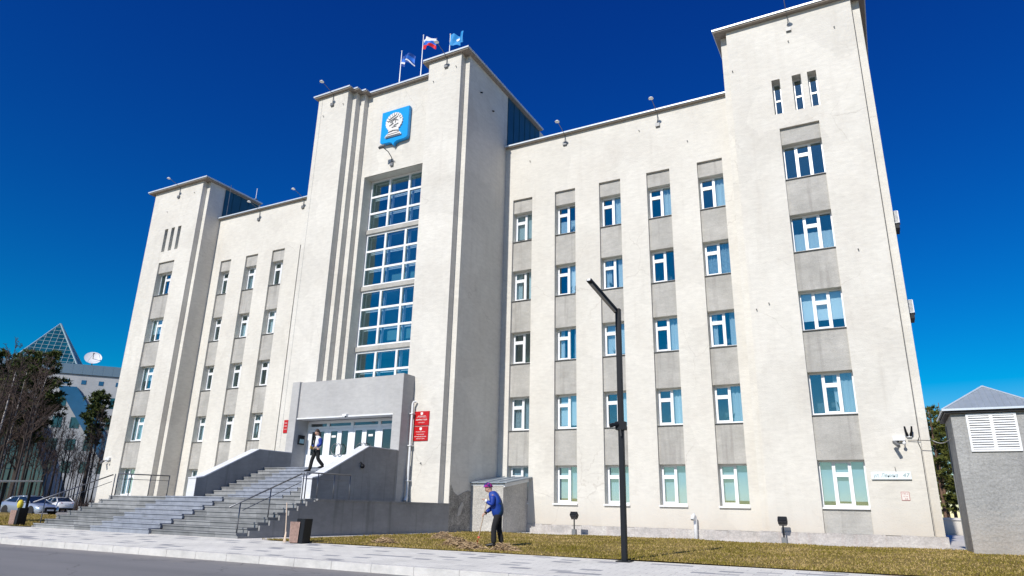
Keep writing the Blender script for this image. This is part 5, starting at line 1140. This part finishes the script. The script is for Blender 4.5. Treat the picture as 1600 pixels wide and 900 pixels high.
# walker coming down the steps
J = dict(pelvis=(0, 0, 0.95), waist=(0.02, 0, 1.10), chest=(0.03, 0, 1.33), neck=(0.05, 0, 1.50), head0=(0.065, 0, 1.57), head1=(0.08, 0, 1.68),
         shL=(0.02, 0.20, 1.41), elL=(-0.02, 0.27, 1.13), wrL=(0.16, 0.22, 1.02), shR=(0.02, -0.20, 1.41), elR=(0.0, -0.26, 1.13), wrR=(0.18, -0.18, 1.02),
         hipL=(0, 0.10, 0.90), knL=(-0.02, 0.11, 0.52), anL=(-0.28, 0.12, 0.26), toL=(-0.15, 0.13, 0.19), hipR=(0, -0.10, 0.90), knR=(0.14, -0.11, 0.50), anR=(0.20, -0.11, 0.09), toR=(0.34, -0.12, 0.035))
wk = person('person in white vest with blue sleeves and black trousers walking down the entrance steps', (-21.12, 22.25, 2.66), R(180 + 68), J, 0.97, dict(skin=M['skin'], trousers=BLK, jacket=WHT, sleeve=BLU, shoe=SHOE, hem=0.0, torso=(0.175, 0.175)), hair=flat('dark_hair', (0.035, 0.018, 0.014), rough=0.7))
t = wk[0]
m = MB(); m.prism([(-0.055, 1.02), (0.055, 1.02), (0.075, 1.40), (0.04, 1.47), (-0.04, 1.47), (-0.075, 1.40)], 'X', 0.135, 0.185); o = m.build('black_shirt', BLK, t, local=True, bevel=0.015)
pt = to_world(t, (0.26, 0.0, 0.98))
o = MB().obox((0, 0, 0), (0.3, 1, 0.1), (0, 0, 1), (1, 0, 0), 0.17, 0.055, 0.02).build('folded_papers', flat('ochre_paper', (0.62, 0.42, 0.08), rough=0.7), None, bevel=0.005); o.location = pt; o.rotation_euler = (0, 0, R(220)); tag(o, 'yellow folded bundle carried by the person on the steps', 'bundle')

# ================================================================== BACKGROUND LEFT: building with glass pyramid
E1 = Vector((0.643, 0.766, 0)); N1 = Vector((0.766, -0.643, 0)); A1 = Vector((-135, 62, 0))
def Q(s, d, z): p = A1 + E1 * s - N1 * d; return (p.x, p.y, z)
def qbox(m, s0, s1, d0, d1, z0, z1):
    return m.add([Q(s0, d0, z0), Q(s1, d0, z0), Q(s1, d1, z0), Q(s0, d1, z0), Q(s0, d0, z1), Q(s1, d0, z1), Q(s1, d1, z1), Q(s0, d1, z1)], [(0, 3, 2, 1), (4, 5, 6, 7), (0, 1, 5, 4), (1, 2, 6, 5), (2, 3, 7, 6), (3, 0, 4, 7)])
fb = thing('far_building', 'large pale office building with dark teal glazing far behind the bare trees', 'building', Q(10, 0, 0))
FW_ = stucco('far_stone', [(0.32, 0.34, 0.36), (0.46, 0.47, 0.48)], big=0.15, stain_amt=0.2)
m = MB(); qbox(m, -25, 60, 0, 24, 0, 22.9); m.build('wall', FW_, fb)
m = MB(); s = -25.5
while s < 60: qbox(m, s, s + 1.58, -0.25, 24.2, 22.95, 24.75); s += 1.6
m.build('roof_band', flat('grey_roof_band', (0.15, 0.22, 0.28), rough=0.4, metal=0.3), fb)
wm = M['farblue']
for s in [-20 + 2.75 * k for k in range(26)]:
    m = MB(); qbox(m, s, s + 0.75, -0.06, 0.1, 21.2, 21.95); m.build('window', wm, fb)
for z in (17.2, 13.4, 9.6, 5.8):
    for s in [-20.4 + 2.75 * k for k in range(26)]:
        m = MB(); qbox(m, s, s + 1.45, -0.06, 0.1, z, z + 1.9); m.build('window', M['farglass'], fb)
# slanting glazed stair band and raked glazing on the left
def qpoly(m, pts, d0, d1):
    vs = [Q(s, d0, z) for s, z in pts] + [Q(s, d1, z) for s, z in pts]; n = len(pts)
    m.add(vs, [tuple(range(n)), tuple(range(n, 2 * n))[::-1]] + [(i, (i + 1) % n, n + (i + 1) % n, n + i) for i in range(n)])
m = MB(); qpoly(m, [(9.6, 20.6), (12.6, 20.6), (23.4, 6.0), (20.0, 6.0)], -0.7, 0.0); o = m.build('glazed_stair_band', M['farblue'], fb)
m = MB(); qpoly(m, [(-25, 16.0), (6.6, 16.0), (10.6, 6.0), (11.8, 0.1), (-25, 0.1)], -2.5, 0.0); o = m.build('atrium_glazing', M['farglass'], fb)
m = MB()
for s in [-24 + 2.0 * k for k in range(17)]: qbox(m, s, s + 0.12, -2.62, -2.51, 0.1, 15.9 if s < 6 else 9)
for z in (3, 6, 9, 12, 15): qbox(m, -25, 7.0, -2.60, -2.515, z, z + 0.12)
m.build('mullions', flat('teal_mullion', (0.01, 0.07, 0.09), rough=0.4, metal=0.3), fb)
# pyramid
L_ = 10.9; s0 = 0.45; ds = 3.0; zb = 24.76; apx = Vector(Q(s0 + L_ / 2, ds + L_ / 2, zb + 8.9))
base = [Vector(Q(s0, ds, zb)), Vector(Q(s0 + L_, ds, zb)), Vector(Q(s0 + L_, ds + L_, zb)), Vector(Q(s0, ds + L_, zb))]
m = MB(); m.add(base + [apx], [(0, 1, 4), (1, 2, 4), (2, 3, 4), (3, 0, 4)]); py = m.build('glass_pyramid', flat('teal_roof_glass', (0.006, 0.085, 0.125), rough=0.1, spec=1.0, var=0.35, vs=0.5), fb)
m = MB()
for k in range(4):
    a, b = base[k], base[(k + 1) % 4]; nrm = (b - a).cross(apx - a).normalized(); nrm = nrm if nrm.z > 0 else -nrm
    m.bar(a, apx, 0.22); m.bar(a, b, 0.2)
    n = 11
    for i in range(1, n):
        u = i / n; m.bar(a.lerp(apx, u) + nrm * 0.04, b.lerp(apx, u) + nrm * 0.04, 0.05)
        p = a.lerp(b, u); kk = 1 - abs(2 * u - 1); q = p.lerp(apx + (p - (a + b) / 2) , 0) 
        # mullion parallel to the slope line
        mid = (a + b) / 2; q = p + (apx - mid) * kk; m.bar(p + nrm * 0.04, q + nrm * 0.04, 0.05)
m.build('glazing_bars', flat('pale_glazing_bar', (0.42, 0.55, 0.58), rough=0.4, metal=0.3), py)
# dish
t = thing('satellite_dish', 'large white satellite dish on the far roof beside the glass pyramid', 'satellite dish', Q(13.3, 4, 24.8))
c = Vector(Q(13.3, 4, 26.7)); aim = Vector((0.72, -0.45, 0.55)).normalized(); u_ = aim.orthogonal().normalized(); v_ = aim.cross(u_)
m = MB(); vs = []; n = 24
for i in range(6):
    r = 1.45 * i / 5
    for k in range(n): a = 2 * math.pi * k / n; vs.append(tuple(c + u_ * r * math.cos(a) + v_ * r * math.sin(a) + aim * (0.12 * r * r)))
m.add(vs, [(i * n + k, i * n + (k + 1) % n, (i + 1) * n + (k + 1) % n, (i + 1) * n + k) for i in range(5) for k in range(n)]); m.build('dish', M['whitemetal'], t, smooth=True)
m = MB(); m.tube([c, c + aim * 1.4], 0.06, 6); m.sphere(tuple(c + aim * 1.4), 0.16, 8, 6); m.bar(c + u_ * 1.35 + aim * 0.25, c + aim * 1.35, 0.04); m.bar(c - u_ * 1.35 + aim * 0.25, c + aim * 1.35, 0.04); m.build('feed', M['greymetal'], t)
m = MB(); m.bar(c - aim * 0.05, Vector(Q(13.3, 4.2, 24.75)), 0.18); m.build('mount', M['greymetal'], t)

# ================================================================== TREES
def bare_tree(seed, h, trunk_r, bark, name, label, group, spread=0.22, nb=26, lean=0.0, first=0.25, twigs=7):
    rr = random.Random(seed); t = thing(name, label, 'tree', (0, 0, 0), group=group)
    m = MB(); pts = []; n = 9
    for i in range(n): u = i / (n - 1); pts.append(Vector((lean * h * u + 0.15 * math.sin(3 * u + seed), 0.15 * math.cos(2.6 * u + seed), h * u * 0.97)))
    m.tube(pts, [trunk_r * (1 - 0.88 * i / (n - 1)) for i in range(n)], 6); m.build('trunk', bark, t, local=True, smooth=True)
    m = MB()
    def at(u):
        f = u * (n - 1); i = min(int(f), n - 2); return pts[i].lerp(pts[i + 1], f - i)
    for b in range(nb):
        u = first + (0.98 - first) * (b + rr.random()) / nb; p = at(u); a = rr.uniform(0, 6.28); L2 = h * spread * (1.15 - u) * rr.uniform(0.6, 1.3) + 0.4; el = rr.uniform(0.5, 1.15)
        d = Vector((math.cos(a) * math.cos(el), math.sin(a) * math.cos(el), math.sin(el))); q = [p]; dd = d.copy()
        for k in range(4): dd = (dd + Vector((rr.uniform(-.25, .25), rr.uniform(-.25, .25), rr.uniform(-.05, .25)))).normalized(); q.append(q[-1] + dd * L2 / 4)
        r0 = trunk_r * 0.36 * (1.15 - u) + 0.012; m.tube(q, [r0, r0 * .75, r0 * .5, r0 * .35, r0 * .18], 4, caps=False)
        for k in range(twigs):
            i = rr.randint(1, 4); s = q[i]; td = (dd + Vector((rr.uniform(-1, 1), rr.uniform(-1, 1), rr.uniform(-.4, .8)))).normalized(); l2 = L2 * rr.uniform(0.2, 0.5)
            e = s + td * l2 * 0.5; e2 = e + (td + Vector((rr.uniform(-.4, .4), rr.uniform(-.4, .4), rr.uniform(-.3, .3)))) * l2 * 0.5
            m.tube([s, e, e2], [0.020, 0.015, 0.010], 3, caps=False)
            for q3 in range(3):
                e3 = e.lerp(e2, rr.random()) ; m.tube([e3, e3 + Vector((rr.uniform(-.5, .5), rr.uniform(-.5, .5), rr.uniform(-.3, .6))) * l2 * 0.8], [0.013, 0.009], 3, caps=False)
    m.build('crown', M['twig'], t, local=True, fixn=False)
    return t
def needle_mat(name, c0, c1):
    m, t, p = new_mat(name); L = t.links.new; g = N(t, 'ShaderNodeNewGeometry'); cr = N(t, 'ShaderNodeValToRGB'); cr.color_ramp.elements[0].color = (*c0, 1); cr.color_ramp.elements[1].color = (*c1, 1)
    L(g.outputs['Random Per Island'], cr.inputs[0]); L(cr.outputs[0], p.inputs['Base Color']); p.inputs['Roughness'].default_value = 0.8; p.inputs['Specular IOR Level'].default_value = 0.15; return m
M['needle'] = needle_mat('pine_needles', (0.018, 0.040, 0.012), (0.085, 0.095, 0.025)); M['needle2'] = needle_mat('sunlit_pine_needles', (0.03, 0.05, 0.010), (0.16, 0.16, 0.035))  # needle2: sunlit look put into the colour as paler needles
def pine(seed, h, name, label, group, mat, first=0.3, w_=0.2, dens=1.0, trunk=None):
    rr = random.Random(seed); t = thing(name, label, 'tree', (0, 0, 0), group=group)
    m = MB(); pts = [Vector((0.12 * math.sin(2 * i / 7 + seed), 0.1 * math.cos(i / 3), h * i / 8)) for i in range(9)]; r0 = h * 0.014 + 0.05
    m.tube(pts, [r0 * (1 - 0.85 * i / 8) for i in range(9)], 7); m.build('trunk', trunk or M['darkbark'], t, local=True, smooth=True)
    m = MB(); mt = MB(); nbr = int(70 * dens)
    for b in range(nbr):
        u = first + (1 - first) * (b + rr.random()) / nbr; z = h * u; a = rr.uniform(0, 6.28)
        prof = math.sin(math.pi * min(1, (1 - u) / (1 - first) * 0.82 + 0.10)) ** 0.7; L2 = h * w_ * prof * rr.uniform(0.55, 1.15) + 0.25
        d = Vector((math.cos(a), math.sin(a), rr.uniform(-0.15, 0.45))).normalized(); p0 = Vector((0, 0, z)); mt.tube([p0, p0 + d * L2], [0.05 * (1.1 - u) + 0.01, 0.01], 4, caps=False)
        nc = max(4, int(L2 * 4.5))
        for k in range(nc):
            c = p0 + d * L2 * (0.30 + 0.75 * (k + rr.random()) / nc) + Vector((rr.gauss(0, .14), rr.gauss(0, .14), rr.gauss(0, .10))) * (0.6 + L2 * 0.25)
            for q in range(16):
                dv = Vector((rr.gauss(0, 1), rr.gauss(0, 1), rr.gauss(0.35, 0.8))).normalized(); l = rr.uniform(0.20, 0.48); sd2 = dv.orthogonal().normalized() * rr.uniform(0.04, 0.09); s = c + dv * rr.uniform(0, 0.12)
                m.add([s - sd2, s + sd2, s + dv * l], [(0, 1, 2)])
    cr_ = m.build('crown', mat, t, local=True, fixn=False); mt.build('limbs', M['darkbark'], t, local=True, fixn=False)
    return t

def place(root, loc, rz, sc): root.location = loc; root.rotation_euler = (0, 0, rz); root.scale = (sc, sc, sc)
G = 'bare trees in front of the far building'
v = [bare_tree(11, 15, 0.14, M['darkbark'], 'bare_tree', 'thin bare dark trunked tree in the grove left of the building', G, nb=26, twigs=6, first=0.42),
     bare_tree(12, 13, 0.12, M['darkbark'], 'bare_tree', 'thin bare dark trunked tree in the grove left of the building', G, nb=24, twigs=6, first=0.4),
     bare_tree(13, 16, 0.16, M['darkbark'], 'bare_tree', 'thin bare dark trunked tree in the grove left of the building', G, nb=28, twigs=6, first=0.45)]
# the grove stands on a band seen left of the building; positions in metres
rr = random.Random(21); used = set(); spots = []
VDIR = [Vector((-0.915, 0.403, 0)), Vector((-0.845, 0.535, 0))]   # bearings of the left picture edge and of the building's left edge
for i in range(48):
    u = (i + rr.random()) / 48; a = math.atan2(VDIR[0].y, VDIR[0].x) * (1 - u) + math.atan2(VDIR[1].y, VDIR[1].x) * u; d = rr.uniform(82, 108)
    spots.append((math.cos(a) * d, math.sin(a) * d))
for i, (x, y) in enumerate(spots):
    k = i % 3; u = i / 48
    hs_ = (1.06 if u < 0.42 else 1.06 - 0.65 * min(1, (u - 0.42) / 0.2) * 0.55) * rr.uniform(0.72, 1.06)
    if k not in used: used.add(k); place(v[k], (x, y, 0.0), rr.uniform(0, 6), hs_)
    else: dup(v[k], (x, y, 0.0), rr.uniform(0, 6), hs_)
b1 = bare_tree(31, 14.5, 0.20, M['birchbark'], 'birch_tree', 'white trunked bare birch nearest the left edge', None, nb=30, twigs=7, lean=0.06); place(b1, (-79.6, 37.6, 0), 0.4, 0.98)
b2 = bare_tree(32, 14.5, 0.18, M['birchbark'], 'birch_tree', 'white trunked bare birch leaning right, second from the left edge', None, nb=30, twigs=7, lean=0.05); place(b2, (-80.0, 38.9, 0), 0.9, 1.0)
b3 = bare_tree(33, 14, 0.18, M['birchbark'], 'birch_tree', 'white trunked bare birch in front of the big pine', None, nb=34, twigs=8, lean=0.08); place(b3, (-79.4, 40.3, 0), 0.8, 1.02)
p1 = pine(41, 16.8, 'pine_tree', 'large dark pine in the middle of the grove below the glass pyramid', None, M['needle'], first=0.40, w_=0.17, dens=1.8); place(p1, (-81.2, 41.4, 0), 0, 1)
p2 = pine(42, 14.5, 'pine_tree', 'slender pine close to the left edge of the building', None, M['needle'], first=0.55, w_=0.11, dens=1.0); place(p2, (-88.0, 53.0, 0), 0, 1)
p3 = pine(43, 14, 'pine_tree', 'dark pine at the very left edge', None, M['needle'], first=0.4, w_=0.17, dens=1.4); place(p3, (-86.5, 40.0, 0), 0, 1.2)
# undergrowth at the foot of the grove
m = MB(); rr = random.Random(8)
for _ in range(9000):
    a = rr.uniform(math.atan2(VDIR[1].y, VDIR[1].x) - 0.02, math.atan2(VDIR[0].y, VDIR[0].x) + 0.05); d = rr.uniform(88, 112); x, y = math.cos(a) * d, math.sin(a) * d; h = rr.uniform(0.2, 1.3) * (1 if rr.random() < 0.7 else 1.6)
    z0 = rr.uniform(0, 0.6); m.add([(x - 0.02, y, z0), (x + 0.02, y, z0), (x + rr.uniform(-.5, .5), y + rr.uniform(-.5, .5), z0 + h)], [(0, 1, 2)])
o = m.build('undergrowth', M['twig'], None, fixn=False); o['kind'] = 'stuff'; tag(o, 'dark brushy undergrowth at the foot of the bare grove', 'undergrowth')

# pines on the right, behind the low wall
G = 'pines behind the white boundary wall'
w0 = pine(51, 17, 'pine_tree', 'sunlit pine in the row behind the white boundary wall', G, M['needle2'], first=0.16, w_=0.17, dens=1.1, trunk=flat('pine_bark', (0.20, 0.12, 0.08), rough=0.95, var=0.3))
rr = random.Random(4); first = True
for i, (x, y) in enumerate([(4.6, 84), (7.4, 90), (10.4, 87), (5.6, 98), (9.0, 101), (12.4, 96), (2.2, 92), (15.5, 92), (7.0, 108), (11.5, 110)]):
    s = rr.uniform(0.68, 0.86)
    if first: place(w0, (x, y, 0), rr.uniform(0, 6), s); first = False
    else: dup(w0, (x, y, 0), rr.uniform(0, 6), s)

# ================================================================== CARS
def car(label, loc, rz, paint, name='parked_car', hatch=False):
    t = thing(name, label, 'car', loc, rz)
    Lh, Wd = 2.32, 0.90
    # body: stations along x (front +), each a cross section
    st_ = [(-2.30, 0.42, 0.80, 0.78), (-2.22, 0.30, 0.98, 0.84), (-1.75, 0.22, 1.02, 0.90), (-0.9, 0.20, 0.98, 0.92), (0.3, 0.20, 0.95, 0.92), (1.0, 0.20, 0.93, 0.91), (1.7, 0.22, 0.82, 0.88), (2.15, 0.26, 0.70, 0.80), (2.32, 0.36, 0.58, 0.66)]
    m = MB(); vs = []
    for (x, zb_, zt_, hw) in st_:
        sec = [(-hw * 0.9, zb_), (-hw, zb_ + 0.12), (-hw * 1.0, zb_ + (zt_ - zb_) * 0.62), (-hw * 0.93, zt_ - 0.04), (-hw * 0.75, zt_), (0, zt_ + 0.03), (hw * 0.75, zt_), (hw * 0.93, zt_ - 0.04), (hw * 1.0, zb_ + (zt_ - zb_) * 0.62), (hw, zb_ + 0.12), (hw * 0.9, zb_)]
        vs += [(x, y, z) for y, z in sec]
    n = 11; m.add(vs, [(i * n + k, i * n + k + 1, (i + 1) * n + k + 1, (i + 1) * n + k) for i in range(len(st_) - 1) for k in range(n - 1)] + [tuple(range(n)), tuple(range((len(st_) - 1) * n, len(st_) * n))])
    body = m.build('body', paint, t, local=True, smooth=True)
    # cabin: glass volume then pillars and roof
    cab = [(-1.95, 0.99, 0.70), (-1.2, 1.36, 0.60), (-0.5, 1.44, 0.60), (0.1, 1.42, 0.60), (0.35, 1.36, 0.60), (1.15, 0.93, 0.76)]
    m = MB(); vs = []
    for (x, z, hw) in cab: vs += [(x, -0.80, 0.90), (x, -hw, z - 0.03), (x, 0, z), (x, hw, z - 0.03), (x, 0.80, 0.90)]
    m.add(vs, [(i * 5 + k, i * 5 + k + 1, (i + 1) * 5 + k + 1, (i + 1) * 5 + k) for i in range(5) for k in range(4)]); m.build('windows', flat('car_glass', (0.012, 0.02, 0.03), rough=0.05, spec=1.0), t, local=True, smooth=False, fixn=False)
    m = MB(); vs = []
    for (x, z, hw) in cab[1:5]: vs += [(x, -hw - 0.03, z - 0.04), (x, -hw + 0.05, z + 0.012), (x, 0, z + 0.03), (x, hw - 0.05, z + 0.012), (x, hw + 0.03, z - 0.04)]
    m.add(vs, [(i * 5 + k, i * 5 + k + 1, (i + 1) * 5 + k + 1, (i + 1) * 5 + k) for i in range(3) for k in range(4)])
    for s in (-1, 1):
        m.bar((0.30, s * 0.61, 1.36), (1.12, s * 0.80, 0.93), 0.05); m.bar((-0.42, s * 0.62, 1.40), (-0.40, s * 0.82, 0.93), 0.06); m.bar((-1.2, s * 0.61, 1.34), (-1.85, s * 0.76, 0.98), 0.10)
        m.bar((-1.2, s * 0.62, 1.36), (0.32, s * 0.62, 1.39), 0.035)
    m.build('roof', paint, t, local=True, smooth=True)
    for sx in (-1.42, 1.42):
        for s in (-1, 1):
            m = MB(); m.lathe([(0.20, -0.10), (0.31, -0.11), (0.325, -0.06), (0.325, 0.06), (0.31, 0.11), (0.20, 0.10)], (sx, s * 0.80, 0.325), 20, 'Y'); o = m.build('wheel', M['rubber'], t, local=True, smooth=True)
            m = MB(); yy = s * 0.905
            for k in range(5): a = 2 * math.pi * k / 5; m.bar((sx, yy, 0.325), (sx + 0.2 * math.cos(a), yy, 0.325 + 0.2 * math.sin(a)), 0.05, 0.02, up=(0, 1, 0))
            m.build('rim', M['steel'], o, local=True)
            m = MB(); m.lathe([(0.36, -0.02), (0.37, 0.0), (0.36, 0.02)], (sx, s * 0.90, 0.36), 20, 'Y'); m.build('wheel_arch', M['rubber'], t, local=True)
    for s in (-1, 1):
        m = MB(); m.obox((2.12, s * 0.64, 0.66), (1, s * 0.55, 0), (-s * 0.55, 1, 0), (0.2, 0, 1), 0.05, 0.17, 0.05); m.build('headlight', flat('headlight_lens', (0.55, 0.60, 0.65), rough=0.1, spec=1.0), t, local=True, bevel=0.01)
        m = MB(); m.obox((-2.20, s * 0.62, 0.86), (1, -s * 0.3, 0), (s * 0.3, 1, 0), (0, 0, 1), 0.05, 0.17, 0.06); m.build('tail_light', flat('tail_lens', (0.35, 0.01, 0.01), rough=0.15), t, local=True, bevel=0.01)
        m = MB(); m.sphere((0.78, s * 0.98, 1.0), 0.09, 8, 6, (0.7, 1.0, 0.7)); m.build('mirror', paint, t, local=True, smooth=True)
    m = MB(); m.prism([(-0.42, 0.36), (0.42, 0.36), (0.48, 0.56), (0.30, 0.64), (-0.30, 0.64), (-0.48, 0.56)], 'X', 2.26, 2.345); m.build('grille', M['rubber'], t, local=True)
    m = MB(); m.box(2.346, 2.36, -0.26, 0.26, 0.38, 0.48); m.build('licence_plate', WHT, t, local=True)
    m = MB(); m.box(-2.33, -2.30, -0.26, 0.26, 0.62, 0.73); m.build('licence_plate', WHT, t, local=True)
    m = MB(); m.box(-2.315, -2.0, -0.72, 0.72, 0.30, 0.42); m.build('bumper_trim', M['rubber'], t, local=True)
    return t
car('silver blue sedan parked nose towards the stairs left of the building', (-57.9, 31.1, 0.10), R(6), flat('silver_blue_paint', (0.42, 0.48, 0.56), rough=0.25, metal=0.4, coat=1.0, var=0.02))
car('white sedan seen from behind, parked beyond the silver blue sedan', (-75.6, 43.2, 0.10), R(180 - 8), flat('white_paint', (0.78, 0.78, 0.80), rough=0.3, coat=1.0, var=0.02))
car('small yellow green car cut by the left picture edge', (-60.8, 28.2, 0.10), R(2), flat('yellow_green_paint', (0.45, 0.52, 0.02), rough=0.3, coat=1.0, var=0.02))

# shelter at the left edge
t = thing('shelter', 'small open shelter with pale flat canopy on dark posts at the left edge', 'shelter', (-33.6, 17.2, 0.35))
def fr(a, b, z): return (-33.2 + a, 17.2 + b, z)
m = MB(); m.prism([(16.0, 1.92), (17.9, 2.02), (17.9, 2.09), (16.0, 2.0)], 'X', -35.6, -32.75); m.build('canopy', flat('pale_canopy', (0.55, 0.54, 0.50), rough=0.6), t, bevel=0.01)
m = MB(); m.box(-33.12, -33.04, 16.5, 16.58, 0.36, 1.94); m.build('post', M['darkmetal'], t); m = MB(); m.box(-35.3, -35.2, 16.5, 16.58, 0.36, 1.94); m.build('post', M['darkmetal'], t); m = MB(); m.box(-35.3, -35.2, 17.6, 17.68, 0.36, 2.0); m.build('post', M['darkmetal'], t); m = MB(); m.box(-33.12, -33.04, 17.6, 17.68, 0.36, 2.0); m.build('post', M['darkmetal'], t)
print('objects', len(bpy.data.objects))
